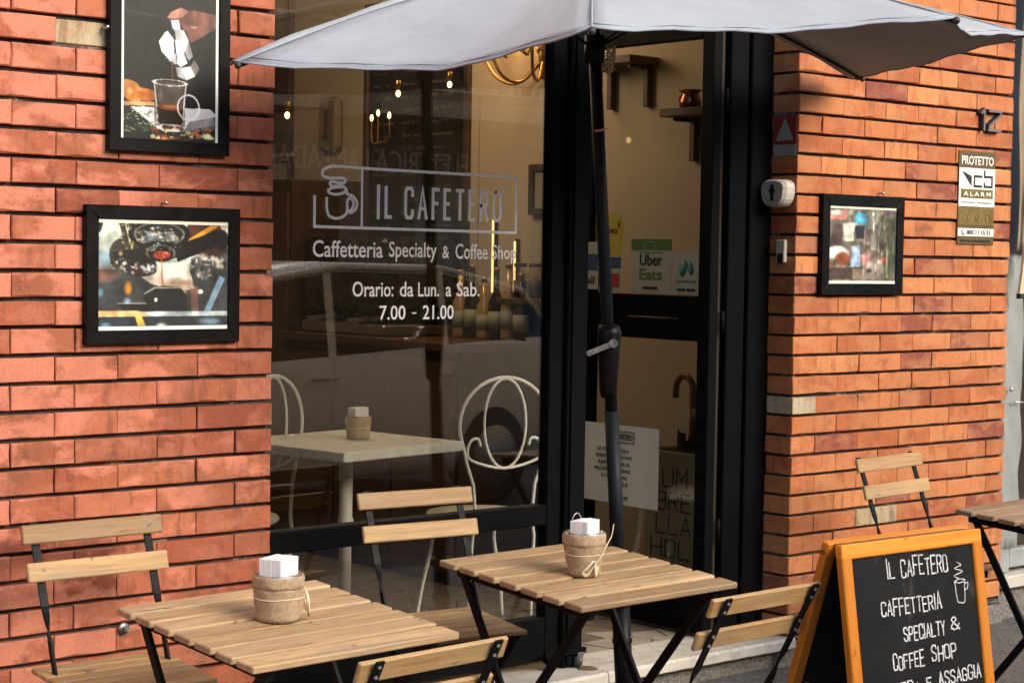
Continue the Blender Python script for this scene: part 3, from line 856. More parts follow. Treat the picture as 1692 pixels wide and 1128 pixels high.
    p.put(p.Y > .875, (.16, .18, .2)); p.poly([(.28, .875), (.33, .875), (.36, .96), (.3, .96)], (.95, .7, .3)); p.ell(.48, .955, .06, .03, (.75, .78, .72), .9, 1); p.ell(.85, .92, .1, .04, (.55, .7, .78), .8, 1); p.ell(.06, .95, .05, .03, (.45, .6, .7), .8, 1)
    p.blur(2); p.grain(.025)
    p.a[:9] = (.95, .93, .84); p.a[-9:] = (.98, .97, .94)
    return p

def pic_cups():
    p = Pic(120, 145, (.45, .42, .38))
    for k in range(90):
        x, y = p.r.uniform(0, 1, 2)
        c = [(.75, .72, .68), (.3, .26, .24), (.55, .5, .42), (.85, .83, .8), (.2, .18, .18)][k % 5]
        p.ell(x, y, p.r.uniform(.02, .1), p.r.uniform(.02, .07), c, .55, 1)
    p.poly([(0, .08), (.25, .05), (.25, .18), (0, .18)], (.82, .5, .45), .9); p.ell(.12, .09, .12, .04, (.95, .94, .92), .9, 1)
    p.poly([(.38, .08), (.55, .1), (.55, .24), (.38, .22)], (.25, .58, .72), .9)
    p.poly([(.2, .22), (.37, .22), (.36, .45), (.22, .45)], (.88, .87, .8), .9); p.poly([(.05, .25), (.18, .25), (.2, .52), (.03, .5)], (.3, .24, .2), .8)
    p.poly([(.38, .25), (.52, .25), (.52, .42), (.4, .42)], (.12, .13, .16), .85)
    p.ell(.12, .6, .2, .1, (.96, .94, .9), 1, .5); p.ell(.2, .68, .12, .1, (.55, .27, .15), .95, .5); p.ell(.03, .78, .05, .1, (.7, .4, .22), .9, 1)
    p.poly([(.34, .52), (.45, .5), (.47, .78), (.33, .78)], (.62, .72, .86), .9); p.ell(.55, .68, .08, .08, (.88, .4, .42), .9, 1)
    p.poly([(0, .8), (.5, .78), (.5, .94), (0, .94)], (.25, .17, .13), .8); p.poly([(.36, .8), (.5, .8), (.5, .94), (.36, .94)], (.7, .62, .52), .6)
    p.poly([(.57, 0), (.75, 0), (.72, .2), (.66, .24), (.64, .3), (.62, .24), (.58, .18)], (.6, .6, .55), .8); p.ell(.64, .1, .03, .1, (.93, .95, .93), .9, 1)
    p.line(.655, .2, .655, .33, .012, (.9, .9, .86)); p.poly([(.62, .36), (.7, .36), (.7, .56), (.62, .56)], (.7, .72, .7), .8); p.ell(.78, .5, .05, .1, (.12, .08, .1), .8, 1)
    p.poly([(.52, .3), (.72, .3), (.74, .96), (.52, .96)], (.35, .28, .24), .35); p.line(.52, .3, .52, .9, .006, (.8, .78, .7), .6); p.line(.73, .3, .74, .9, .006, (.8, .78, .7), .6)
    p.ell(.86, .06, .08, .06, (.35, .15, .4), .8, 1); p.poly([(.76, .1), (1, .05), (1, .95), (.82, .95)], (.22, .24, .17), .6)
    for k in range(50):
        x = p.r.uniform(.74, .98); y = p.r.uniform(.05, .9)
        p.line(x, y, x + p.r.uniform(-.02, .02), y + .12, .005, [(.5, .52, .35), (.15, .16, .12), (.7, .7, .55)][k % 3], .6)
    p.ell(.61, .74, .07, .07, (.85, .82, .78), .8, 1); p.ell(.6, .83, .05, .03, (.08, .08, .1), .9, 1); p.ell(.82, .68, .06, .04, (.85, .3, .32), .7, 1); p.line(.86, .5, .87, .9, .015, (.75, .74, .5), .6)
    p.blur(4); p.grain(.03)
    p.a[:9] = (.95, .93, .84); p.a[-10:] = (.98, .95, .88)
    return p

# ================================================================ GROUND
mb = MB()
def gsheet(mb, x0, x1, y0, y1, nx, ny, f):
    vs = []; fs = []
    for j in range(ny + 1):
        for i in range(nx + 1):
            x = x0 + (x1 - x0) * i / nx; y = y0 + (y1 - y0) * j / ny
            vs.append((x, y, f(x, y)))
    for j in range(ny):
        for i in range(nx):
            a = j * (nx + 1) + i
            fs.append((a, a + 1, a + nx + 2, a + nx + 1))
    mb.add(vs, fs)
gsheet(mb, -14, 22, -3.2, 0.02, 180, 16, lambda x, y: gz(max(-3, min(8, x)), y) + 0.002 * math.sin(7 * x + 3 * y) * math.sin(5 * y))
mb.obj('sidewalk', M['asphalt'], kind='structure')
MB().box(-200, 260, -160, 160, -0.9, -0.36).obj('road', M['road'], kind='structure')
MB().cbox(-14, 22, -3.34, -3.203, -0.5, -0.235, 0.01).obj('kerb', M['cement'], kind='structure')

# ---------------------------------------------------------------- brick walls
Z0, Z1, CS = 2.09562, 2.02805, 0.0707115
_bm = {}
def brick_mesh(w, h, d, var, mat, name='brick'):
    key = (round(w, 3), round(h, 3), round(d, 3), var, mat.name)
    if key in _bm: return _bm[key]
    rr = random.Random(hash((round(w * 1000), var)) & 0xffff)
    # front face outline subdivided so the arrises are not dead straight
    c = 0.0022
    n = max(2, int(w / 0.045))
    out = []
    for i in range(n + 1): out.append([i / n * w, 0])
    out.append([w, h * .5])
    for i in range(n, -1, -1): out.append([i / n * w, h])
    out.append([0, h * .5])
    f0 = []; f1 = []
    for (x, z) in out:
        chip = rr.uniform(0.0015, 0.0045) if rr.random() < 0.1 else 0.0
        j = lambda: rr.uniform(-0.0008, 0.0008)
        sx = 1 if x < w / 2 else -1
        inx = c * sx if (x < 1e-6 or x > w - 1e-6) else 0
        inz = c if z < 1e-6 else (-c if z > h - 1e-6 else 0)
        f0.append((x + inx * 1.0 + j() + (chip * sx if inx else 0), 0, z + inz + j() + (chip * (1 if inz > 0 else -1) if inz else 0)))
        f1.append((x + j() * .6, c + chip, z + j() * .8))
    m = len(out)
    bk = [(x, d, z) for (x, z) in out]
    vs = f0 + f1 + bk
    fs = [tuple(range(m))]
    for a in (0, m):
        for i in range(m):
            k = (i + 1) % m
            fs.append((a + i, a + m + i, a + m + k, a + k))
    fs.append(tuple(range(3 * m - 1, 2 * m - 1, -1)))
    b = MB(); b.add(vs, fs)
    me = b.mesh(name, mat)
    _bm[key] = me
    return me

def lay(parent, x0, x1, ztop, mat, d=0.1, gapb=0.0108):
    g = rnd.choice((0.0005, 0.001, 0.0014, 0.0024))
    w = x1 - x0 - 2 * g; h = CS - gapb - rnd.choice((0, 0, 0.0008))
    me = brick_mesh(w, h, d, rnd.randrange(4), mat)
    o = link(me, 'brick', parent, (x0 + g, rnd.uniform(-0.0035, 0.002), ztop - CS + gapb + rnd.uniform(-0.0007, 0.0007)))
    o.rotation_euler = (rnd.uniform(-.004, .004), rnd.uniform(-.0022, .0022), rnd.uniform(-.003, .003))
    return o

def joined(parent, rects, mat, d=0.1):
    b = MB()
    for (x0, x1, zt) in rects:
        yj = rnd.uniform(-.002, .0015)
        b.cbox(x0 + .0015, x1 - .0015, yj, yj + d, zt - CS + .0085, zt, 0.002)
    return b.obj('brick', mat, parent, kind='stuff')

lw = thing('brick_wall', 'salmon brick wall with bleached patches, left of the shop window, behind both coffee photographs', 'wall', (0, 0, 0))
MB().box(-6.0, 1.175, 0.017, 0.34, -0.35, 3.6).obj('mortar', M['mortar'], lw)
for k in range(-2, 29):
    zt = Z0 - CS * k
    J = [0.183, .418, .593, .83, 1.069, 1.185] if k % 2 == 0 else [.126, .303, .538, .714, .949, 1.185]
    for a, b_ in zip(J[:-1], J[1:]):
        if k == 1 and abs(a - .538) < .01:
            o = lay(lw, .538, .714, zt - 0.0, M['brick_pale'], 0.07)
            o.location.y += 0.012; tag(o, 'broken brick with its face flaked off to pale yellow')
            continue
        lay(lw, a, b_, zt, M['brick_l'])
rects = []
for k in range(-20, 33):
    zt = Z0 - CS * k
    xs = []
    x = 0.183 if k % 2 == 0 else .126
    i = 0
    while x > -5.8:
        wd = .236 if (i % 3) else .177
        xs.append((x - wd, x, zt)); x -= wd; i += 1
    if k < -2 or k > 28:
        J = [0.183, .418, .593, .83, 1.069, 1.185] if k % 2 == 0 else [.126, .303, .538, .714, .949, 1.185]
        xs += [(a, b_, zt) for a, b_ in zip(J[:-1], J[1:])]
    rects += xs
joined(lw, rects, M['brick_l'])

rw = thing('brick_wall', 'orange brick pier right of the black door, carrying the number 12 and the alarm plate', 'wall', (0, 0, 0))
MB().box(3.365, 4.615, 0.017, 0.34, 0.10, 3.6).obj('mortar', M['mortar'], rw)
rects = []
for k in range(-22, 27):
    zt = Z1 - CS * k
    J = [3.348, 3.589, 3.83, 4.024, 4.259, 4.506, 4.627] if k % 2 == 0 else [3.348, 3.477, 3.712, 3.952, 4.143, 4.384, 4.627]
    for q, (a, b_) in enumerate(zip(J[:-1], J[1:])):
        if k < -4:
            rects.append((a, b_, zt)); continue
        mat = M['brick_r']
        pale = (k == 15 and q == 0) or (k == 21 and q == 2)
        o = lay(rw, a, b_, zt, M['brick_pale'] if pale else mat, 0.12 if q == 0 else 0.1)
        if pale: tag(o, 'pale yellowish brick with dark soot marks' if q == 0 else 'pale cream brick behind the folding chair')
joined(rw, rects, M['brick_r'], 0.12)
# rough plinth below the pier
p_ = MB()
gsheet(p_, 3.30, 4.64, -0.005, 0.3, 26, 3, lambda x, y: 0.112 + 0.006 * math.sin(23 * x) * math.sin(9 * y + 1))
p_.box(3.30, 4.64, -0.004, 0.3, -0.2, 0.100)
p_.obj('plinth', M['cement'], rw, label='rough cement footing under the orange brick pier')

# ---------------------------------------------------------------- sill and floors
sill = thing('marble_threshold', 'worn pale marble step running under the shop window and door', 'step', (0, 0, 0))
def slab(x0, x1):
    b = MB()
    n = 40
    vs = []; fs = []
    rr = random.Random(int(x0 * 100))
    for i in range(n + 1):
        x = x0 + (x1 - x0) * i / n
        q = rr.uniform(-.002, .002) if 0 < i < n else 0
        vs += [(x, -.014 + q, .078), (x, -.022 + q, .084), (x, -.022 + q * 1.5, .112 + q), (x, -.014 + q, .1195), (x, .222, .12), (x, .222, .078)]
    for i in range(n):
        for j in range(6):
            a = i * 6 + j; c = i * 6 + (j + 1) % 6
            fs.append((a, a + 6, c + 6, c))
    fs.append((5, 4, 3, 2, 1, 0)); fs.append(tuple(n * 6 + j for j in range(6)))
    b.add(vs, fs)
    return b
slab(1.19, 2.462).obj('marble_slab', M['marble'], sill)
slab(2.466, 3.372).obj('marble_slab', M['marble'], sill)
MB().box(1.19, 3.30, 0.02, 0.24, -0.3, 0.0775).obj('step_riser', M['cement'], sill)
MB().cyl = None
s_ = MB().lathe([(0.001, 0), (0.034, 0.0), (0.03, 0.0012), (0.001, 0.0016)], 18, (2.445, 0.06, 0.1202), 0.12)
s_.obj('rust_stain', simple('rusty_mark', (0.13, 0.075, 0.04), 0.9), sill)

fl = MB().box(-1.6, 3.5, 0.2225, 4.5, 0.0, 0.112)
floor = fl.obj('floor', M['joint'], kind='structure')
# crazy paving by clipping Voronoi cells
def voronoi(x0, x1, y0, y1, s, seed):
    rr = random.Random(seed)
    pts = []
    nx = int((x1 - x0) / s); ny = int((y1 - y0) / s)
    for j in range(-1, ny + 1):
        for i in range(-1, nx + 1):
            pts.append((x0 + (i + .5 + rr.uniform(-.42, .42)) * s, y0 + (j + .5 + rr.uniform(-.42, .42)) * s))
    cells = []
    for p in pts:
        poly = [(x0, y0), (x1, y0), (x1, y1), (x0, y1)]
        for q in pts:
            if q is p or abs(q[0] - p[0]) > 2.6 * s or abs(q[1] - p[1]) > 2.6 * s: continue
            mx, my = (p[0] + q[0]) / 2, (p[1] + q[1]) / 2
            nx_, ny_ = q[0] - p[0], q[1] - p[1]
            L = math.hypot(nx_, ny_); nx_ /= L; ny_ /= L
            lim = lambda v: (v[0] - mx) * nx_ + (v[1] - my) * ny_ + 0.0035
            out = []
            for i in range(len(poly)):
                a = poly[i]; b = poly[(i + 1) % len(poly)]
                da, db = lim(a), lim(b)
                if da <= 0: out.append(a)
                if (da < 0) != (db < 0):
                    t = da / (da - db); out.append((a[0] + (b[0] - a[0]) * t, a[1] + (b[1] - a[1]) * t))
            poly = out
            if len(poly) < 3: break
        if len(poly) >= 3: cells.append(poly)
    return cells
cl = voronoi(1.3, 3.48, 0.226, 1.75, 0.125, 3)
cl.sort(key=lambda c: sum(v[1] for v in c) / len(c))
def stone_mb(b, poly, top):
    n = len(poly)
    vs = [(x, y, 0.1) for x, y in poly] + [(x, y, top) for x, y in poly]
    b.add(vs, [tuple(range(n))[::-1], tuple(range(n, 2 * n))] + [(i, (i + 1) % n, n + (i + 1) % n, n + i) for i in range(n)])
extra = MB()
for i, c in enumerate(cl):
    tp = 0.1205 + rnd.uniform(-.001, .001)
    if i < 290:
        b = MB(); stone_mb(b, c, tp); b.obj('paving_stone', M['paving'] if sum(v[1] for v in c) / len(c) < .42 else M['paving_shaded'], floor)
    else:
        stone_mb(extra, c, tp)
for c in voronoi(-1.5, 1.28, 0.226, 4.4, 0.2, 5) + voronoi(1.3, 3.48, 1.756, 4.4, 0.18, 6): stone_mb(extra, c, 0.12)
extra.obj('paving_stone', M['paving_shaded'], floor, kind='stuff')

# ---------------------------------------------------------------- room shell
XW = 3.5
MB().box(XW, XW + .12, .341, 4.62, 0.0, 2.98).obj('wall_right', M['beige'], kind='structure')
MB().box(-1.75, XW - .003, 4.5, 4.62, 0.0, 2.98).obj('wall_back', M['beige'], kind='structure')
MB().box(-1.75, -1.62, .341, 4.497, 0.0, 2.98).obj('wall_left', M['beige'], kind='structure')
MB().box(-1.75, XW + .12, .346, 4.62, 2.985, 3.1).obj('ceiling', M['plaster_white'], kind='structure')
MB().box(1.19, 3.345, .03, .34, 2.72, 3.6).obj('lintel', M['plaster_white'], kind='structure')
up = thing('apartment_facade', 'rendered upper storeys above the cafe front', 'building', (0, 0, 0))
MB().box(-14, 24, 0.0, 0.4, 3.62, 15).obj('wall', M['facade'], up)
MB().box(4.66, 24, 0.02, 0.4, 2.6, 3.615).obj('wall', M['facade'], up)

# ---------------------------------------------------------------- shop window
YG = .142
win = thing('shop_window', 'large black framed shop window lettered in pale vinyl, left of the open door', 'window', (0, 0, 0))
MB().cbox(1.186, 1.245, .12, .17, .153, 2.7, .003).obj('frame_stile', M['jamb'], win)
MB().cbox(2.312, 2.37, .12, .17, .153, 2.7, .003).obj('frame_stile', M['jamb'], win)
MB().cbox(1.247, 2.31, .118, .172, .59, .655, .004).obj('middle_rail', M['jamb'], win)
MB().cbox(1.247, 2.31, .118, .172, .153, .292, .004).obj('bottom_rail', M['jamb'], win)
MB().cbox(1.247, 2.31, .12, .17, 2.62, 2.7, .004).obj('top_rail', M['jamb'], win)
MB().box(1.243, 2.314, YG, YG + .006, .653, 2.622).obj('window_pane', M['glass'], win)
MB().box(1.243, 2.314, YG, YG + .006, .290, .592).obj('window_pane', M['glass'], win)
post = MB().cbox(2.373, 2.458, .10, .20, .122, 2.7, .004)
post.cbox(2.385, 2.446, .092, .0995, .13, 2.69, .001)
post.obj('door_post', M['jamb'], win)
lg = link(None, 'window_logo', win, label='IL CAFETERO logo with steaming cup in pale vinyl')
# logo strokes measured on the glass
BORD = [(1.511, 1.7), (1.495, 1.7), (1.474, 1.699), (1.45, 1.691), (1.442, 1.68), (1.448, 1.669), (1.474, 1.665), (1.51, 1.667), (1.524, 1.662), (1.518, 1.653), (1.497, 1.653), (1.474, 1.655), (1.469, 1.648), (1.479, 1.642), (1.51, 1.644), (1.525, 1.637), (1.528, 1.629), (1.532, 1.621), (1.551, 1.616), (1.564, 1.602), (1.566, 1.589), (1.557, 1.574), (1.541, 1.567)]
g = MB()
ribbon(g, [(1.4165, 1.611), (1.4165, 1.5245), (2.179, 1.5215), (2.179, 1.695), (1.62, 1.698), (1.511, 1.7005)], 0.0086, 0)
ribbon(g, smooth_path(BORD, 3), 0.0086, .0001)
ribbon(g, [(1.5835, 1.694), (1.5835, 1.5275)], .0075, .0002)
ribbon(g, smooth_path([(1.51, 1.641), (1.482, 1.638), (1.464, 1.631), (1.47, 1.622), (1.494, 1.619), (1.519, 1.625), (1.524, 1.632)], 3), .0078, .0003)
ribbon(g, smooth_path([(1.458, 1.607), (1.459, 1.578), (1.466, 1.558), (1.485, 1.55), (1.505, 1.551), (1.522, 1.559), (1.531, 1.572), (1.531, 1.599), (1.54, 1.61), (1.551, 1.603), (1.553, 1.59), (1.546, 1.576), (1.538, 1.572)], 3), .0082, .0004)
g.obj('logo_outline', M['vinyl'], lg, (0, YG - .0006, 0), WALL)
for i, (c, a, b) in enumerate((('I', 1.637, 1.65), ('L', 1.666, 1.695), ('C', 1.739, 1.776), ('A', 1.789, 1.828), ('F', 1.843, 1.874), ('E', 1.888, 1.918), ('T', 1.936, 1.97), ('E', 1.986, 2.015), ('R', 2.031, 2.066), ('O', 2.083, 2.121))):
    g = MB()
    e = .0054
    for j, st in enumerate(SF[c]):
        if c == 'I': pts = [((a + b) / 2, 1.5555), ((a + b) / 2, 1.6485)]
        else: pts = [(a + e + u * (b - a - 2 * e), 1.553 + e + v * (.098 - 2 * e)) for u, v in st]
        ribbon(g, pts, .0108, j * .0001)
    g.obj('logo_letter', M['vinyl'], lg, (0, YG - .0006, 0), WALL)
PL = (0, YG - .0006, 0)
for t, x0, x1, z0, z1 in (('Caffetteria', 1.412, 1.662, 1.437, 1.486), ('Specialty', 1.685, 1.865, 1.426, 1.486), ('&', 1.887, 1.914, 1.438, 1.476), ('Coffee', 1.938, 2.066, 1.437, 1.484), ('Shop', 2.084, 2.182, 1.424, 1.482),
                          ('Orario:', 1.554, 1.703, 1.322, 1.367), ('da', 1.727, 1.778, 1.322, 1.367), ('Lun.', 1.796, 1.876, 1.322, 1.365), ('a', 1.902, 1.924, 1.322, 1.352), ('Sab.', 1.945, 2.036, 1.322, 1.366), ('7.00', 1.653, 1.749, 1.253, 1.296), ('-', 1.774, 1.790, 1.271, 1.2745), ('21.00', 1.815, 1.934, 1.253, 1.296)):
    text('window_lettering', t, x0, z0, x1 - x0, z1 - z0, M['vinyl'], win, PL, WALL, bold=0.008)

# casters under the folding window
def caster(loc, parent):
    c = link(None, 'caster', parent, loc)
    b = MB(); n = 18
    prof = [(.006, -.009), (.019, -.009), (.0215, -.005), (.0215, .005), (.019, .009), (.006, .009)]
    b.lathe(prof, n)
    b.obj('wheel', M['rubber'], c, (0, 0, .0215), (PI / 2, 0, .45))
    MB().cbox(-.013, .013, -.013, .013, .036, .05, .001).bar((.004, .0125, .045), (0, .0125, .0215), .012, .002).bar((.004, -.0125, .045), (0, -.0125, .0215), .012, .002).obj('caster_fork', M['steel'], c)
    return c
caster((2.43, .088, .121), win)
caster((2.33, .10, .121), win)
MB().cbox(2.28, 2.455, .076, .0915, .168, .186, .001).obj('caster_bracket', M['jamb'], win)

# ---------------------------------------------------------------- door
dr = thing('glass_door', 'black framed glass door standing open into the cafe, stickers on its pane', 'door', (3.10, .15, 0))
XL = 0.0
def leafbox(y0, y1, z0, z1, t=.022, c=.003):
    return MB().cbox(-t, t, y0, y1, z0, z1, c)
leafbox(.0, .058, .135, 2.37).obj('door_stile', M['jamb'], dr)
leafbox(.605, .67, .135, 2.37).obj('door_stile', M['jamb'], dr)
leafbox(.0585, .6045, .135, .285, .02).obj('bottom_rail', M['jamb'], dr)
leafbox(.0585, .6045, 1.16, 1.318, .02).obj('middle_rail', M['jamb'], dr)
leafbox(.0585, .6045, 2.215, 2.37, .02).obj('top_rail', M['jamb'], dr)
MB().box(-.003, .003, .056, .607, .283, 1.162).obj('door_pane', M['door_glass'], dr)
MB().box(-.003, .003, .056, .607, 1.316, 2.217).obj('door_pane', M['door_glass'], dr)
hb = MB().tube([(-.022, .14, 1.235), (-.05, .14, 1.235), (-.052, .16, 1.235), (-.052, .36, 1.235), (-.05, .38, 1.235), (-.022, .38, 1.235)], .008, 8)
hb.obj('door_handle', M['black_frame'], dr)
jb = thing('door_frame', 'black aluminium frame round the doorway beside the brick pier', 'door frame', (0, 0, 0))
b = MB().cbox(3.245, 3.347, .122, .24, .122, 2.7, .004)
b.obj('door_jamb', M['jamb'], jb)
MB().cbox(3.150, 3.24, .135, .25, .122, 2.7, .004).obj('door_jamb', M['jamb'], jb)
MB().cbox(3.1235, 3.1485, .165, .24, .13, 2.37, .001).obj('seal_strip', M['strip'], jb)
MB().cbox(2.46, 3.147, .12, .22, 2.385, 2.7, .004).obj('head_rail', M['jamb'], jb)
for z in (.5, 1.23, 2.0):
    MB().tube([(3.136, .143, z - .04), (3.136, .143, z + .04)], .009, 8).obj('hinge', M['jamb'], jb)

# stickers on the leaf (local x runs towards the street)
def plate(name, y0, y1, z0, z1, mat, parent, off, th=.0008, **kw):
    # rectangle on the door leaf, y in world, facing -x
    return MB().box(-off - th, -off, min(y0, y1) - .15, max(y0, y1) - .15, z0, z1).obj(name, mat, parent, **kw)
def leaftext(txt, yl, yr, z0, z1, mat, parent, off, **kw):
    return text('lettering', txt, 0, 0, yl - yr, z1 - z0, mat, parent, (-off, yl - .15, z0), LEAF, **kw)
ub = thing('sticker', 'white sticker with green band reading Uber Eats on the open door', 'sticker', (3.1, .15, 0))
plate('backing', .356, .56, 1.323, 1.517, M['card'], ub, .004)
plate('green_band', .356, .56, 1.478, 1.517, M['green'], ub, .005)
leaftext('Uber', .517, .403, 1.421, 1.463, M['ink'], ub, .0052, bold=.02)
leaftext('Eats', .517, .403, 1.370, 1.410, M['green'], ub, .0052, bold=.02)
leaftext('Ordina ora con', .515, .405, 1.466, 1.472, M['ink'], ub, .0052)
plate('badge', .463, .498, 1.337, 1.346, M['ink'], ub, .0052); plate('badge', .424, .459, 1.337, 1.346, M['ink'], ub, .0052)
g = MB(); ribbon(g, [(.03 * math.cos(a * PI / 10), .03 * math.sin(a * PI / 10)) for a in range(11)], .003, 0)
g.obj('bag_handle', M['card'], ub, (-.0062, .462 - .15, 1.478), LEAF)
tg = thing('sticker', 'pale sticker with teal leaf shape beside the green banded one', 'sticker', (3.1, .15, 0))
plate('backing', .216, .35, 1.325, 1.476, M['card'], tg, .004)
g = MB(); g.lathe([(.001, 0), (.021, 0), (.001, .0006)], 18)
for v, s_, dy in (((.0), (1.0, 1.5), .297), ((.0), (.7, 1.3), .262)):
    o = g.obj('leaf_print', M['teal'], tg, (-.0052 - (0.0004 if dy > .28 else 0), dy - .15, 1.415), LEAF); o.scale = (s_[0] * .9, s_[1], 1); o.rotation_euler = (PI / 2, .25 if dy > .28 else -.3, -PI / 2)
leaftext('Too Good To Go', .333, .233, 1.364, 1.374, M['ink'], tg, .0052)
plate('badge', .285, .325, 1.334, 1.343, M['ink'], tg, .0052); plate('badge', .238, .278, 1.334, 1.343, M['ink'], tg, .0052)
gl = thing('sticker', 'yellow Glovo sticker with pin mark half hidden by the umbrella pole', 'sticker', (3.1, .15, 0))
g = MB(); g.add([(-.0045, y - .15, z) for y, z in ((.755, 1.612), (.62, 1.612), (.60, 1.56), (.615, 1.455), (.755, 1.455))] + [(-.0038, y - .15, z) for y, z in ((.755, 1.612), (.62, 1.612), (.60, 1.56), (.615, 1.455), (.755, 1.455))], [(0, 1, 2, 3, 4), (9, 8, 7, 6, 5)] + [(i, i + 5, (i + 1) % 5 + 5, (i + 1) % 5) for i in range(5)])
g.obj('backing', M['yellow'], gl)
leaftext('Glovo', .735, .635, 1.535, 1.562, M['ink'], gl, .0047, bold=.02)
g = MB(); ribbon(g, [(.007 * math.cos(a * PI / 6 - PI / 2 - .3), .007 * math.sin(a * PI / 6 - PI / 2 - .3)) for a in range(0, 13)] + [(0, -.016)], .003, 0)
g.obj('pin_mark', M['ink'], gl, (-.0048, .628 - .15, 1.572), LEAF)
pc = thing('sticker', 'small dark blue and red sticker under the yellow one', 'sticker', (3.1, .15, 0))
plate('backing', .615, .70, 1.325, 1.45, M['card'], pc, .0038); plate('blue_band', .615, .70, 1.41, 1.45, M['blueprint'], pc, .0048); plate('red_square', .622, .665, 1.34, 1.39, M['redprint'], pc, .0048)
pc2 = thing('sticker', 'small blue and white sticker left of the pole above the door rail', 'sticker', (3.1, .15, 0))
plate('backing', .715, .785, 1.33, 1.505, M['card'], pc2, .023); plate('blue_band', .718, .782, 1.40, 1.46, M['blueprint'], pc2, .024); leaftext('all', .775, .735, 1.35, 1.378, M['ink'], pc2, .0242, bold=.02)
pn = thing('paper_notice', 'white printed notice about delivery riders taped low on the open door', 'notice', (3.1, .15, 0))
g = MB(); n = 14; vs = []
for zz in (0, 1):
    for i in range(n + 1):
        y = .79 - i * (.41 / n)
        vs.append((-.026 - .002 * math.sin(i * .9), y - .15, .55 - .004 * i / n if zz == 0 else .838))
        vs.append((-.0252 - .002 * math.sin(i * .9), y - .15, .55 - .004 * i / n if zz == 0 else .838))
k = 2 * (n + 1); fs = []
for i in range(n):
    fs += [(2 * i, 2 * i + 2, k + 2 * i + 2, k + 2 * i), (2 * i + 1, k + 2 * i + 1, k + 2 * i + 3, 2 * i + 3), (k + 2 * i, k + 2 * i + 2, k + 2 * i + 3, k + 2 * i + 1), (2 * i, 2 * i + 1, 2 * i + 3, 2 * i + 2)]
g.add(vs, fs); g.obj('sheet', simple('notice_paper', (0.62, 0.62, 0.56), .85, 0, .04, 10), pn)
g = MB(); ribbon(g, [(0, 0), (.115, 0), (.115, .04), (0, .04), (0, 0)], .003, 0, closed=True); g.obj('logo_box', M['ink'], pn, (-.0285, .62 - .15, .775), LEAF)
leaftext('IL CAFETERO', .612, .513, .784, .807, M['ink'], pn, .0285, bold=.02)
for i, (t, w_) in enumerate((('SI PREGA GLI', .165), ('ADDETTI DI GLOVO', .195), ('ASPETTARE IL', .175), ('PROPRIO TURNO', .19), ('FUORI DAL', .14), ('LOCALE', .10), ('', 0), ('GRAZIE', .08))):
    if t:
        yr = .533 - (.02 if i in (1,) else 0) - (.012 if i in (2, 3) else 0)
        leaftext(t, yr + w_, yr, .738 - i * .0245, .751 - i * .0245, M['ink'], pn, .0285, bold=.015)

# ---------------------------------------------------------------- umbrella stand, cane umbrella
us = thing('umbrella_stand', 'grey metal stand with cut out letters UMBRELLA HOLDER seen through the door', 'umbrella stand', (3.30, .445, .121))
MB().cbox(0, .19, -.035, .23, 0, .61, .004).obj('stand_body', M['holder'], us)
MB().box(.008, .182, -.027, .222, .6105, .612).obj('dark_opening', M['black_cloth'], us)
for i, (w_, x0, x1) in enumerate((('UM', .135, .01), ('BRE', .165, -.012), ('LLA', .165, -.012), ('HOL', .19, -.008), ('DER', .19, -.012))):
    zt = .545 - i * .088
    g = MB(); stroke_word(g, w_, 0, x0 - x1, 0, .066, .0065, 0, .35)
    g.obj('cut_letters', M['ink'], us, (-.0008, x0, zt - .066), LEAF)
cu2 = thing('umbrella', 'closed black umbrella with brown hooked cane handle standing in the metal stand', 'umbrella', (3.385, .515, .135))
pth = [(0, 0, .5), (0, 0, .70), (0, 0, .82)] + [(0, .045 - .045 * math.cos(a), .82 + .055 * math.sin(a)) for a in [PI * q / 8 for q in range(1, 9)]] + [(0, .09, .79)]
MB().tube(pth, .0125, 10).obj('cane_handle', M['umb_handle'], cu2)
g = MB(); rr = random.Random(4)
for i in range(16):
    a = i / 16 * 2 * PI
    g.bar((.02 * math.cos(a), .02 * math.sin(a), .02), (.05 * math.cos(a), .055 * math.sin(a), .62 + rr.uniform(0, .06)), .024, .006, (-math.sin(a), math.cos(a), 0))
g.tube([(0, 0, 0), (0, 0, .6)], .03, 8)
g.obj('folded_cloth', M['black_cloth'], cu2)

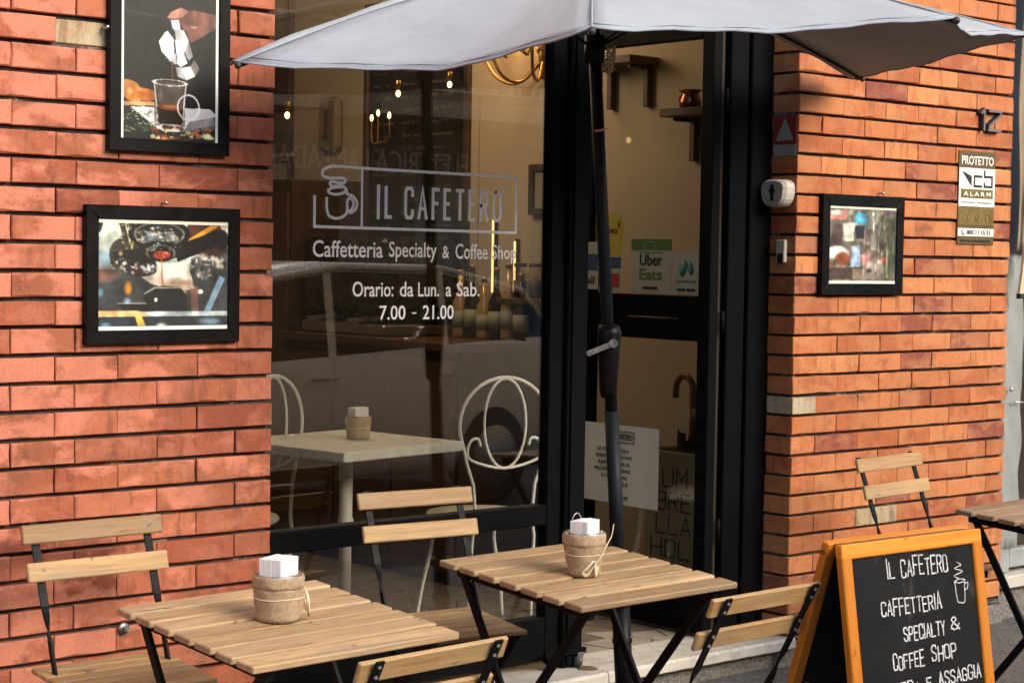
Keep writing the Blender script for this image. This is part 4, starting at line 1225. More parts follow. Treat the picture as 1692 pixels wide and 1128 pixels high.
# ---------------------------------------------------------------- pictures on the wall
def picture(name_l, x0, x1, z0, z1, fw, img, label, parent=None, y=-.001, d=.022, mx=(0, 0), pane=True):
    t = thing('framed_picture', label, 'picture', (x0, y, z0), (0, 0, 0), 'framed coffee photographs on the brick walls')
    W_, H_ = x1 - x0, z1 - z0
    for nm, pts in (('frame_side', [(0, 0), (fw, fw), (fw, H_ - fw), (0, H_)]), ('frame_side', [(W_, 0), (W_, H_), (W_ - fw, H_ - fw), (W_ - fw, fw)]), ('frame_side', [(0.0004, 0), (W_ - .0004, 0), (W_ - fw, fw - .0004), (fw, fw - .0004)]), ('frame_side', [(.0004, H_), (fw, H_ - fw + .0004), (W_ - fw, H_ - fw + .0004), (W_ - .0004, H_)])):
        g = MB()
        cx = sum(p[0] for p in pts) / 4; cz = sum(p[1] for p in pts) / 4
        ins = .0018
        f = [(px + (ins if px < cx else -ins), -d, pz + (ins if pz < cz else -ins)) for px, pz in pts]
        m_ = [(px, -d + .002, pz) for px, pz in pts]
        bk = [(px, 0, pz) for px, pz in pts]
        g.add(f + m_ + bk, [(0, 1, 2, 3)] + [(i, i + 4, (i + 1) % 4 + 4, (i + 1) % 4) for i in range(4)] + [(i + 4, i + 8, (i + 1) % 4 + 8, (i + 1) % 4 + 4) for i in range(4)] + [(11, 10, 9, 8)])
        o = g.obj(nm, M['black_frame'], t)
        bmm = bmesh.new(); bmm.from_mesh(o.data); bmesh.ops.recalc_face_normals(bmm, faces=bmm.faces); bmm.to_mesh(o.data); bmm.free()
    MB().box(.004, W_ - .004, -.0158, -.0005, .004, H_ - .004).obj('backboard', M['ink'], t)
    me = img.mesh('photo_print', W_ - 2 * fw + .004, H_ - 2 * fw + .004)
    link(me, 'photo_print', t, (fw - .002, -.0165, fw - .002), WALL)
    MB().box(fw - .002, W_ - fw + .002, -.0195, -.0178, fw - .002, H_ - fw + .002).obj('glass_pane', M['clear_glass'], t)
    return t
a = picture('', .674, 1.030, 1.702, 2.29, .034, pic_moka(), 'tall black framed photo of a moka pot pouring coffee into a glass, left wall')
picture('', .611, 1.066, 1.207, 1.563, .036, pic_espresso(), 'wide black framed photo of an espresso machine filling a cup, below the moka pot photo')
picture('', 3.466, 3.926, 1.328, 1.686, .041, pic_cups(), 'black framed photo of blurred coffee glasses and flowers on the orange pier')

nl = [(.84, 1.573, 'small silver picture nail above the espresso photo frame'), (.668, 2.012, 'small rusty screw in the broken brick beside the moka pot photo'), (3.80, 1.698, 'small nail above the right photo frame')]
for x, z, l in nl:
    t = thing('nail', l, 'nail', (x, 0, z))
    MB().tube([(0, -.02, 0), (0, .01, 0)], .0028, 8).ball((0, -.02, 0), .0055, 8, 5).obj('nail_head', M['steel'], t)
t = thing('wall_bolt', 'rusty steel anchor bolt and washer sticking out of the salmon bricks behind the left table', 'bolt', (.733, 0, .466))
MB().lathe([(.016, 0), (.016, .003), (.006, .004)], 16).obj('washer', M['chrome'], t, (0, -.003, 0), (PI / 2, 0, 0))
MB().tube([(0, .01, 0), (0, -.03, 0)], .006, 8).lathe([(.009, 0), (.009, .006)], 6, (0, 0, 0)).obj('bolt_shank', M['chrome'], t)

# ---------------------------------------------------------------- number 12, alarm plate, alarm box
hn = thing('house_number', 'metal house number 12 on the orange pier above the alarm plate', 'sign', (0, 0, 0))
for c, x0, x1, dg in (('1', 4.388, 4.418, 'digit'), ('2', 4.436, 4.512, 'digit')):
    g = MB()
    for st in SF[c]: ribbon(g, [(x0 + u * (x1 - x0), 1.962 + v * .074) for u, v in st], .010, 0, .006)
    g.obj(dg, M['number'], hn, (0, -.018, 0), WALL)
    g2 = MB()
    for st in SF[c]: ribbon(g2, [(x0 + u * (x1 - x0), 1.962 + v * .074) for u, v in st], .012, 0, .018)
    g2.obj('digit_side', M['ink'], hn, (0, 0.0, 0), WALL)
al = thing('alarm_plate', 'tall brown and white enamel plate reading PROTETTO ALARM on the orange pier', 'sign', (4.272, -.004, 1.52))
MB().cbox(0, .234, -.003, .003, 0, .358, .001).obj('plate', M['brownplate'], al)
def flat(x0, x1, z0, z1, mat, nm, off=.0036): return MB().box(x0, x1, -off - .0004, -off, z0, z1).obj(nm, mat, al)
flat(.002, .232, .146, .293, M['whiteplate'], 'white_field'); flat(.014, .220, .178, .212, M['gold'], 'gold_band', .0042); flat(.002, .232, .075, .144, M['gold'], 'gold_field'); flat(.002, .232, .032, .062, M['whiteplate'], 'white_field')
def at_(t_, x, z, w_, h_, m_, **k): text('lettering', t_, x, z, w_, h_, m_, al, (0, -.0042, 0), WALL, **k)
at_('PROTETTO', .015, .305, .205, .034, M['whiteplate'], bold=.02)
text('lettering', 'A L A R M', .030, .186, .175, .017, M['whiteplate'], al, (0, -.0048, 0), WALL, bold=.03)
at_('SISTEMI DI SICUREZZA - VIDEOSORVEGLIANZA', .02, .158, .19, .006, M['ink'])
at_('800 11 15 51', .058, .038, .15, .018, M['ink'], bold=.03); at_('www.vcbalarm.it', .02, .009, .19, .013, M['ink'])
g = MB()
g.add([(.018, .280, .0), (.080, .262, 0), (.080, .222, 0), (.018, .280, .0008), (.080, .262, .0008), (.080, .222, .0008)], [(0, 1, 2), (5, 4, 3), (0, 3, 4, 1), (1, 4, 5, 2), (2, 5, 3, 0)])
ribbon(g, [(.145, .262), (.098, .262), (.098, .224), (.145, .224)], .009, 0)
ribbon(g, [(.163, .283), (.163, .262), (.212, .262), (.212, .224), (.163, .224), (.163, .236)], .009, .0001)
g.obj('emblem', M['ink'], al, (0, -.0042, 0), WALL)
g = MB(); ribbon(g, smooth_path([(.03, .055), (.026, .048), (.030, .041), (.040, .038)], 3), .005, 0); g.obj('phone_mark', M['ink'], al, (0, -.0042, 0), WALL)
g = MB()
for i, (cx, cz, r_) in enumerate(((.045, .1, .014), (.12, .105, .012), (.19, .1, .016))): ribbon(g, [(cx + r_ * math.cos(q * PI / 5), cz + r_ * math.sin(q * PI / 5)) for q in range(11)], .002, i * .0001)
g.obj('crest', M['brownplate'], al, (0, -.0042, 0), WALL, kind='stuff')

def revbox(name, y0, y1, z0, z1, t, mat, parent, x=3.348, off=.0):
    return MB().cbox(x - off - t, x - off, y0, y1, z0, z1, min(.003, t * .4)).obj(name, mat, parent)
ab = thing('alarm_box', 'cream plastic key switch box on the shaded side of the brick pier', 'alarm box', (0, 0, 0))
g = MB(); pts = []
for i in range(20):
    a = 2 * PI * i / 20; pts.append((.058 * math.copysign(abs(math.cos(a)) ** .7, math.cos(a)) * (1 + .18 * math.sin(a)), .05 * math.copysign(abs(math.sin(a)) ** .7, math.sin(a))))
vs = [(3.347, .066 + p[0], 1.682 + p[1]) for p in pts] + [(3.305, .066 + p[0], 1.682 + p[1]) for p in pts] + [(3.292, .066 + p[0] * .85, 1.682 + p[1] * .85) for p in pts]
g.add(vs, [(i, (i + 1) % 20, 20 + (i + 1) % 20, 20 + i) for i in range(20)] + [(20 + i, 20 + (i + 1) % 20, 40 + (i + 1) % 20, 40 + i) for i in range(20)] + [tuple(range(40, 60))])
g.obj('box_body', M['white_plastic'], ab)
MB().box(3.2905, 3.292, .058, .072, 1.655, 1.712).tube([(3.2915, .065, 1.69), (3.2895, .065, 1.69)], .013, 12).obj('keyhole', M['ink'], ab)
st_ = thing('warning_sticker', 'red warning sticker with pale triangle on the shaded side of the pier', 'sticker', (0, 0, 0))
MB().box(3.3455, 3.3463, .006, .110, 1.855, 1.955).obj('red_field', M['redprint'], st_)
MB().box(3.3455, 3.3463, .006, .110, 1.815, 1.8535).obj('pale_band', M['card'], st_)
g = MB(); g.add([(3.3448, .1, 1.868), (3.3448, .016, 1.868), (3.3448, .058, 1.945), (3.3454, .1, 1.868), (3.3454, .016, 1.868), (3.3454, .058, 1.945)], [(0, 1, 2), (5, 4, 3), (0, 3, 4, 1), (1, 4, 5, 2), (2, 5, 3, 0)]); g.obj('triangle', M['card'], st_)
text('lettering', 'PROTETTO', 0, 0, .09, .01, M['card'], st_, (3.3450, .103, 1.957), LEAF)
sw = thing('switch', 'small broken cream bell switch below the key box', 'switch', (0, 0, 0))
MB().cbox(3.33, 3.347, .035, .075, 1.44, 1.52, .003).obj('switch_plate', M['white_plastic'], sw); MB().box(3.328, 3.3295, .042, .066, 1.437, 1.472).obj('dark_hole', M['ink'], sw)

# ================================================================ INTERIOR
def framed(name, label, cat, y0, y1, z0, z1, fw, fmat, inmat, d=.03, x=XW):
    t = thing(name, label, cat, (x, 0, 0))
    MB().cbox(-d, -.001, y0, y0 + fw, z0, z1, .003).obj('frame_side', fmat, t); MB().cbox(-d, -.001, y1 - fw, y1, z0, z1, .003).obj('frame_side', fmat, t)
    MB().cbox(-d, -.001, y0 + fw, y1 - fw, z0, z0 + fw, .003).obj('frame_side', fmat, t); MB().cbox(-d, -.001, y0 + fw, y1 - fw, z1 - fw, z1, .003).obj('frame_side', fmat, t)
    MB().box(-d * .5, -.001, y0 + fw * .9, y1 - fw * .9, z0 + fw * .9, z1 - fw * .9).obj('panel', inmat, t)
    return t
mn = framed('menu_board', 'tall black menu board in dark frame on the cafe wall behind the lettering', 'menu board', 1.98, 2.755, 1.20, 2.60, .035, M['dark_wood'], M['chalkboard'])
MB().box(-.008, -.001, 1.93, 2.80, 1.15, 2.65).obj('mount', M['plaster_white'], mn)
rr = random.Random(2)
for i in range(22):
    z = 2.50 - i * .058
    if z < 1.27: break
    g = MB()
    for j in range(3):
        y = 2.69 - j * .22; w_ = rr.uniform(.1, .18)
        for q in range(int(w_ / .016)):
            if rr.random() < .8: g.box(-.0162, -.0156, y - q * .016 - .011, y - q * .016, z, z + rr.uniform(.008, .015))
    g.obj('menu_line', M['faint'], mn, kind='stuff')
wall_pics = [(3.37, 3.62, 1.95, 2.62, 'dark framed panel high at the far left of the cafe wall'), (3.36, 3.62, 1.60, 1.92, 'dark framed picture below the far left panel'), (1.44, 1.575, 1.62, 1.83, 'small dark framed picture beside the window post')]
for y0, y1, z0, z1, l in wall_pics:
    framed('framed_picture', l, 'picture', y0, y1, z0, z1, .028, M['dark_wood'], M['facade2'] if z0 < 1.9 else M['dark_wood'])
cb = thing('sideboard', 'dark wooden bar cabinet along the cafe wall below the menu board', 'cabinet', (XW - .42, 2.75, .121))
MB().cbox(0, .418, 0, .62, 0, 1.66, .004).obj('cabinet_body', M['dark_wood'], cb)
for j in (0, 1): MB().cbox(-.02, -.001, .01 + j * .305, .30 + j * .305, .06, 1.6, .004).obj('cabinet_door', M['brown_wood'], cb)
for j in (0, 1): MB().ball((-.03, .285 + j * .05, .85), .012, 8, 6).obj('knob', M['brass'], cb)
bc = thing('counter', 'low dark bar counter under the menu board', 'counter', (XW - .5, 1.45, .121))
MB().cbox(.02, .497, 0, 1.27, 0, .94, .004).obj('counter_body', M['dark_wood'], bc); MB().cbox(-.02, .497, -.02, 1.28, .9405, .975, .004).obj('counter_top', M['brown_wood'], bc)
for j in range(3): MB().cbox(.0, .0195, .02 + j * .42, .42 + j * .42, .05, .90, .004).obj('counter_panel', M['brown_wood'], bc)
for i in range(6):
    t = thing('bottle', ('dark bottle nearest the window on the bar counter', 'second dark bottle from the window on the bar counter', 'third bottle from the window, amber, on the bar counter', 'fourth dark bottle from the window on the bar counter', 'fifth bottle from the window, amber, on the bar counter', 'dark bottle beside the espresso machine on the bar counter')[i], 'bottle', (XW - .12, 1.50 + i * .08, 1.097), group='bottles on the bar counter')
    hh = (.26, .3, .28, .24, .29, .27)[i]
    MB().lathe([(.03, 0), (.034, .01), (.034, hh * .55), (.013, hh * .72), (.012, hh)], 16).obj('bottle_body', M['black_ceramic'] if i % 2 == 0 else M['crystal'], t)
    MB().lathe([(.014, 0), (.014, .02)], 12, (0, 0, hh + .0005)).obj('cap', M['brass'], t)
    MB().lathe([(.0346, hh * .15), (.0346, hh * .42)], 16).obj('label_band', M['card'], t)
cfm = thing('coffee_machine', 'black espresso machine on the bar counter', 'coffee machine', (XW - .44, 2.02, 1.097))
MB().cbox(0, .40, .0, .62, .10, .42, .02).obj('machine_body', M['black_ceramic'], cfm); MB().cbox(.0, .4, .0, .62, 0, .05, .008).obj('drip_tray', M['chrome'], cfm); MB().cbox(.2, .4, .0, .62, .05, .1, .004).obj('back_panel', M['black_ceramic'], cfm)
for y in (.15, .45):
    MB().tube([(.07, y, .10), (.07, y, .055)], .03, 14).bar((.07, y, .075), (-.08, y, .065), .02, .018, (0, 1, 0)).obj('group_head', M['chrome'], cfm)
for i, (y, z0, z1) in enumerate(((1.80, 1.29, 1.60), (1.655, 1.22, 1.51))):
    t = thing('lamp', ('slim vertical light strip at the left of the bar shelf', 'slim vertical light strip near the window post')[i], 'light strip', (XW - .03, y, z0))
    MB().cbox(.006, .028, -.004, .004, -.01, z1 - z0 + .01, .001).obj('housing', M['dark_wood'], t); MB().box(.0, .0055, -.004, .004, 0, z1 - z0).obj('light_tube', M['led'], t)
sh = thing('jar_shelf', 'wooden wall shelf for glass jars beside the window post', 'shelf', (XW - .16, 1.22, 1.25))
MB().cbox(0, .158, 0, .40, 0, .022, .003).obj('shelf_board', M['brown_wood'], sh)
MB().cbox(.1, .158, .05, .07, -.12, -.0005, .002).obj('bracket', M['dark_wood'], sh); MB().cbox(.1, .158, .33, .35, -.12, -.0005, .002).obj('bracket', M['dark_wood'], sh)
for i in range(4):
    t = thing('jar', ('glass jar nearest the window on the jar shelf', 'second glass jar from the window on the jar shelf', 'third glass jar from the window on the jar shelf', 'glass jar farthest from the window on the jar shelf')[i], 'jar', (XW - .08, 1.27 + i * .095, 1.273), group='glass jars on the shelf')
    MB().lathe([(.03, 0), (.033, .01), (.033, .1), (.024, .12), (.024, .13)], 16).obj('jar_body', M['jarglass'], t); MB().lathe([(.027, 0), (.027, .015)], 16).obj('lid', M['dark_wood'], t, (0, 0, .1305)); MB().lathe([(.028, 0), (.029, .07)], 14).obj('coffee_beans', M['brown_wood'], t, (0, 0, .004))

def shelf(y0, y1, z, dpt, label):
    t = thing('wall_shelf', label, 'shelf', (XW, y0, z))
    MB().cbox(-dpt, -.001, 0, y1 - y0, -.03, 0, .003).obj('shelf_board', M['brown_wood'], t)
    for y in (.035, y1 - y0 - .06):
        MB().cbox(-.03, -.001, y, y + .026, -.19, -.0305, .002).cbox(-dpt * .75, -.031, y, y + .026, -.045, -.0305, .002).obj('bracket', M['brown_wood'], t)
    return t
shelf(.84, 1.14, 2.225, .16, 'brown wall shelf with two brackets high up, left one seen through the door')
shelf(.40, .68, 2.008, .16, 'brown wall shelf holding the copper pot')
cp = thing('copper_pot', 'small copper pot on the right hand brown shelf', 'pot', (XW - .09, .585, 2.009))
MB().lathe([(.032, 0), (.040, .006), (.043, .025), (.034, .05), (.033, .058), (.044, .066), (.044, .07)], 20, wob=.01).obj('pot_body', M['copper'], cp)
MB().tube([(0, .034, .055), (0, .056, .05), (0, .058, .03), (0, .042, .02)], .004, 8).obj('pot_handle', M['copper'], cp)

# sconce with curled arms and crystals
scn = thing('wall_lamp', 'lit ornate brass wall lamp with curled arms and crystals high on the cafe wall', 'lamp', (XW - .02, 1.50, 2.30))
MB().tube([(0, 0, -.12), (-.01, 0, .1)], .018, 10).ball((-.01, 0, .12), .03, 10, 6).obj('backplate', M['brass'], scn)
for i, (dy, dx) in enumerate(((.26, -.10), (.13, -.17), (-.1, -.15))):
    P = smooth_path([(0, 0, -.03), (dx * .4, dy * .4, -.13), (dx * .8, dy * .75, -.11), (dx, dy, -.02), (dx, dy, .04)], 4)
    MB().tube(P, .0075, 8).obj('lamp_arm', M['brass'], scn)
    MB().lathe([(.008, 0), (.035, .01), (.03, .016), (.012, .018), (.012, .06)], 14, (dx, dy, .04)).obj('candle_cup', M['brass'], scn)
    MB().ball((dx, dy, .125), .016, 10, 6, 1.6).obj('bulb', M['bulb'], scn)
    for q in range(5):
        a = q * 1.256
        MB().tube([(dx + .034 * math.cos(a), dy + .034 * math.sin(a), .045), (dx + .034 * math.cos(a), dy + .034 * math.sin(a), .0)], .0012, 5).ball((dx + .034 * math.cos(a), dy + .034 * math.sin(a), -.016), .009, 6, 4, 1.7).obj('crystal', M['crystal'], scn)
rr = random.Random(9)
for q in range(7):
    y = rr.uniform(-.1, .24); P = smooth_path([(-.03, y, -.02), (-.08, y + .05, .05), (-.06, y + .02, .12), (-.1, y - .03, .16)], 3)
    MB().tube(P, .004, 6).obj('leaf_scroll', M['brass'], scn)
pl = bpy.data.lights.new('lamp_light', 'POINT'); pl.energy = 5; pl.color = (1, .55, .2); pl.shadow_soft_size = .06
po = link(pl, 'lamp_light', scn, (-.12, .05, .22))

# pendant bulbs
for i, (x, y, z, l) in enumerate(((2.22, 1.5, 1.955, 'bare glowing bulb hanging at the far left of the window'), (2.732, 1.5, 2.07, 'bare glowing bulb hanging in front of the menu board'), (2.986, 1.5, 2.123, 'bare glowing bulb hanging right of the menu board centre'))):
    t = thing('pendant_lamp', l, 'lamp', (x, y, z), group='bare bulb pendants in the cafe')
    MB().ball((0, 0, 0), .0095, 10, 8, 1.4).obj('bulb', M['bulb'], t); MB().tube([(0, 0, .02), (0, 0, .05)], .009, 8).obj('socket', M['brass'], t); MB().tube([(0, 0, .05), (0, 0, 2.984 - z)], .002, 5).obj('cord', M['ink'], t)
ch = thing('candle_lamp', 'small three bulb candle lamp glowing on the menu board edge', 'lamp', (XW - .07, 2.58, 2.03))
for i, (dy, dz) in enumerate(((.05, .03), (0, .05), (-.085, .035))):
    MB().ball((0, dy, dz + .01), .008, 8, 6, 2.0).obj('bulb', M['bulb'], ch)
    MB().tube(smooth_path([(.05, 0, -.06), (.0, dy * .6, -.08), (0, dy, -.05), (0, dy, dz - .01)], 3), .0035, 6).obj('lamp_arm', M['brass'], ch)
p2 = bpy.data.lights.new('room_fill', 'POINT'); p2.energy = 13; p2.color = (1, .78, .52); p2.shadow_soft_size = .3  # added fill light in mid-room to brighten the walls, no lamp hangs there
link(p2, 'fill_light', ch, (-.95, -.85, .45))
ic = thing('reflection_box', 'small rounded beige box with dark slot on the cafe wall, standing in for a reflected lamp', 'fixture', (XW - .001, 3.02, 2.06))  # solid box built in place of a lamp's reflection in the window
MB().cbox(-.05, 0, -.08, .08, -.13, .13, .02).obj('fixture_body', M['fixture'], ic); MB().cbox(-.056, -.0505, -.02, .02, -.07, .07, .002).obj('slot', M['dark_wood'], ic)

# white cafe table inside
it = thing('cafe_table', 'distressed white square pedestal table inside the window', 'table', (2.00, .79, .121), (0, 0, .15))
ts = .56
MB().cbox(-ts / 2, ts / 2, -ts / 2, ts / 2, .668, .70, .003).obj('tabletop', M['white_wood'], it)
MB().lathe([(.021, 0), (.021, .40), (.027, .405), (.027, .43), (.023, .435), (.023, .665)], 20, (0, 0, .004)).obj('pedestal', M['white_metal'], it)
MB().cbox(-.2, .2, -.025, .025, 0, .03, .004).cbox(-.025, .025, -.2, -.0255, 0, .03, .004).cbox(-.025, .025, .0255, .2, 0, .03, .004).obj('table_foot', M['white_metal'], it)

def wire_chair(label, x, y, yaw):
    t = thing('wire_chair', label, 'chair', (x, y, .121), (0, 0, yaw), 'cream wire chairs inside the cafe')
    # backrest plane at local y=0, seat towards +y... faces local -x side
    pts = []
    for i in range(33):
        a = math.radians(-62 + i * (304 / 32)); pts.append((.185 * math.cos(a), 0, .70 + .185 * math.sin(a)))
    # hoop with legs running down
    right = [(.13, 0, .30), (.115, 0, .42), (.095, 0, .50)]
    hoop = [(.12, .03, 0), (.118, .02, .2), (.115, .0, .36), (.105, 0, .43), (.115, 0, .54), (.142, 0, .62)] + [(.168 * math.cos(math.radians(q)), 0, .745 + .166 * math.sin(math.radians(q))) for q in range(-20, 201, 11)] + [(-.142, 0, .62), (-.115, 0, .54), (-.105, 0, .43), (-.115, 0, .36), (-.118, .02, .2), (-.12, .03, 0)]
    MB().tube(hoop, .0062, 8).obj('back_hoop', M['white_metal'], t)
    MB().tube([(.078 * math.cos(a), 0, .752 + .155 * math.sin(a)) for a in [2 * PI * q / 28 for q in range(28)]], .005, 8, closed=True).obj('back_oval', M['white_metal'], t)
    MB().tube(smooth_path([(-.09, 0, .675), (-.10, 0, .70), (-.125, 0, .695), (-.138, 0, .66), (-.12, 0, .625), (0, 0, .597), (.12, 0, .625), (.138, 0, .66), (.125, 0, .695), (.10, 0, .70), (.09, 0, .675)], 4), .005, 8).obj('back_scroll', M['white_metal'], t)
    MB().lathe([(.001, .0), (.19, .0), (.195, .008), (.19, .018), (.001, .02)], 28, (0, .21, .40)).obj('seat', M['white_metal'], t)
    for s in (-1, 1):
        MB().tube(smooth_path([(.13 * s, .36, .41), (.12 * s, .37, .3), (.15 * s, .38, .15), (.17 * s, .40, 0)], 4), .0075, 8).obj('leg', M['white_metal'], t)
    return t
wire_chair('cream wire chair with round looped back right of the inside table', 2.50, .555, -.30)
wire_chair('cream wire chair partly hidden behind the left brick wall', 1.83, .98, .35)

# ---------------------------------------------------------------- napkin pots
def pot(label, x, y, z, r0, r1, h, style, parent_rot=(0, 0, 0), yaw=0.0):
    t = thing('napkin_pot', label, 'pot', (x, y, z), (parent_rot[0], parent_rot[1], yaw), 'burlap wrapped napkin pots')
    MB().lathe([(r0 - .002, .0), (r0, .004), (r0 + (r1 - r0) * .9, h * .9), (r1 - .002, h), (r1 - .006, h), (r0 - .006, .01), (.001, .008)], 28).obj('pot_body', M['steel'], t)
    n = []
    for i in range(9):
        f = i / 8; n.append((r0 + (r1 - r0) * f + .0022 + .0010 * math.sin(i * 2.1), h * (.02 + .74 * f)))
    MB().lathe(n, 36, (0, 0, 0), .03, 3).obj('burlap_wrap', M['burlap'], t)
    MB().lathe([(r1 - .003, h * .70), (r1 + .0025, h * .71), (r1 + .0035, h * .78), (r1 + .0032, h * .92), (r1 + .001, h * .975), (r1 - .003, h * .96)], 48, (0, 0, 0), .03, 8).obj('burlap_cuff', M['burlap'], t)
    k = r0 + (r1 - r0) * .52 + .004
    MB().tube([(k * math.cos(a), k * math.sin(a), h * .5 + .001 * math.sin(3 * a)) for a in [2 * PI * q / 28 for q in range(28)]], .0013, 6, closed=True).obj('string', M['raffia'], t)
    return t
def napkins(parent, w, d, z0, z1, rot, n=9, seed=1):
    rr = random.Random(seed)
    n = 5
    for i in range(n):
        b = MB()
        x0 = -w / 2 + rr.uniform(-.0006, .0006); y0 = -d / 2 + i * d / n; zt = z1 + rr.uniform(-.0012, .0008) - .004 * abs(i / (n - 1) - .5)
        b.cbox(x0, x0 + w, y0 + .00005, y0 + d / n - .00005, z0, zt, .0009)
        b.obj('napkin', M['paper'], parent, (0, 0, 0), (0.0, rr.uniform(-.006, .006), rot[2] + rr.uniform(-.008, .008)))

RT = None
def top_z(x, y, yt):   # height of a tilted table top at a point, table rooted at ground
    return gz(x, y) + .7035
x, y = .648 + .0, -.85 + .0
P1 = pot('burlap wrapped napkin pot with tall folded napkins on the left folding table', .628, -.888, top_z(.628, -.888, 0), .047, .054, .104, 0)
napkins(P1, .074, .056, .03, .140, (0, 0, .45), 9, 1)
g = MB()
for q in range(5):
    g.tube(smooth_path([(.046, -.030 + q * .0015, .075), (.052 + q * .001, -.034, .055), (.050, -.040 - q * .002, .02), (.054 + q * .0015, -.036, .008), (.050, -.030 - q * .001, .03), (.047, -.03, .06)], 3), .0012, 5)
g.obj('raffia_tassel', M['raffia'], P1)
P2 = pot('tapered burlap napkin pot with raffia bow and wire hook on the middle table', 1.545, -.885, top_z(1.545, -.885, 0), .037, .052, .112, 1)
napkins(P2, .068, .05, .03, .142, (0, 0, .38), 9, 2)
g = MB()
def onpot(a, z, e=.004):
    r_ = .037 + (.015) * z / .112 + .007 + e
    return (r_ * math.cos(a), r_ * math.sin(a), z)
A0 = math.radians(-95)
for q in range(4):
    dq = q * .03
    g.tube(smooth_path([onpot(A0 - .25 + dq, .045), onpot(A0 - .6 + dq, .025), onpot(A0 - .75, .012 + q * .002), onpot(A0 - .5, .006 + q * .002), onpot(A0 - .2, .03), onpot(A0 + .15, .052), onpot(A0 + .8, .085), onpot(A0 + 1.1, .10, .012), onpot(A0 + 1.15, .12 + q * .003, .014)], 3), .0013, 5)
    g.tube(smooth_path([onpot(A0 - .1, .045), onpot(A0 - .1 + dq, .02), onpot(A0 + .05, .004), onpot(A0 + .0 + dq, .03)], 3), .0013, 5)
g.obj('raffia_bow', M['raffia'], P2)
MB().tube([(.0 + .018 * math.cos(a), .03, .12 + .035 * math.sin(a)) for a in [PI * q / 12 for q in range(13)]], .0013, 6).obj('wire_hook', M['steel'], P2)
for a in (0.2,):
    MB().tube([(.05 * math.cos(a), .05 * math.sin(a), .09), (.058 * math.cos(a), .058 * math.sin(a), .085)], .004, 6).obj('hook_eye', M['steel'], P2)
P3 = pot('burlap napkin pot on the white table inside the window', 2.055, .80, .8225, .036, .041, .078, 0)
napkins(P3, .065, .036, .03, .108, (0, 0, .2), 7, 3)
for s in (-1, 1): MB().tube([(s * .04, 0, .065), (s * .052, 0, .075), (s * .054, 0, .06), (s * .042, 0, .052)], .002, 6).obj('pot_ear', M['steel'], P3)

# ================================================================ FURNITURE
def slat_mesh(w, d, h, mat, c=.0025, name='slat'):
    return MB().cbox(-w / 2, w / 2, -d / 2, d / 2, -h / 2, h / 2, c).mesh(name, mat)
def make_table(label, group, wood):
    t = thing('folding_table', label, 'table', group=group)
    W_, D_ = .54, .54; n = 7; sw_ = .063; pit = (D_ - sw_) / (n - 1)
    meshes = slat_mesh(W_, sw_, .016, wood, .0028)
    for i in range(n):
        link(meshes, 'slat', t, (rnd.uniform(-.001, .001), -D_ / 2 + sw_ / 2 + i * pit, .695), (rnd.uniform(-.006, .006), rnd.uniform(-.003, .003), rnd.uniform(-.003, .003)))
    for s in (-1, 1):
        x = s * .215
        MB().cbox(x - .009, x + .009, -.25, .25, .660, .6865, .001).obj('top_rail', M['black_steel'], t)
        MB().bar((x + s * .011, .22, .67), (x + s * .011, -.235, 0.004), .022, .010, (1, 0, 0) if False else (0, 1, 0)).obj('leg', M['black_steel'], t)
        MB().bar((x - s * .002, -.225, .67), (x - s * .002, .235, .004), .022, .010, (0, 1, 0)).obj('leg', M['black_steel'], t)
        MB().tube([(x - s * .012, -.003, .34), (x + s * .02, -.003, .34)], .007, 8).obj('pivot', M['bolt'], t)
    MB().tube([(-.224, -.2, .045), (.224, -.2, .045)], .006, 8).obj('stretcher', M['black_steel'], t)
    MB().tube([(-.212, .205, .045), (.212, .205, .045)], .006, 8).obj('stretcher', M['black_steel'], t)
    return t
TG = 'folding slatted cafe tables on the pavement'
T1 = make_table('folding slatted wood table nearest the salmon brick wall, left one', TG, M['table_wood'])
on_ground(T1, .648, -.849, .0245)
T2 = copy_tree(T1); T2['label'] = 'middle folding slatted wood table in front of the umbrella pole'
on_ground(T2, 1.589, -.805, .005)
T3 = copy_tree(T1); T3['label'] = 'folding slatted wood table cut off at the right edge behind the chalkboard'
on_ground(T3, 3.555, -.965, .02)
for o in T3.children:
    if o.name.startswith('slat'):
        me = o.data.copy() if False else o.data
# darker slat wood for the right hand table
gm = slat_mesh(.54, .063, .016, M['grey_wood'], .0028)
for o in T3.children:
    if o.name.startswith('slat'): o.data = gm

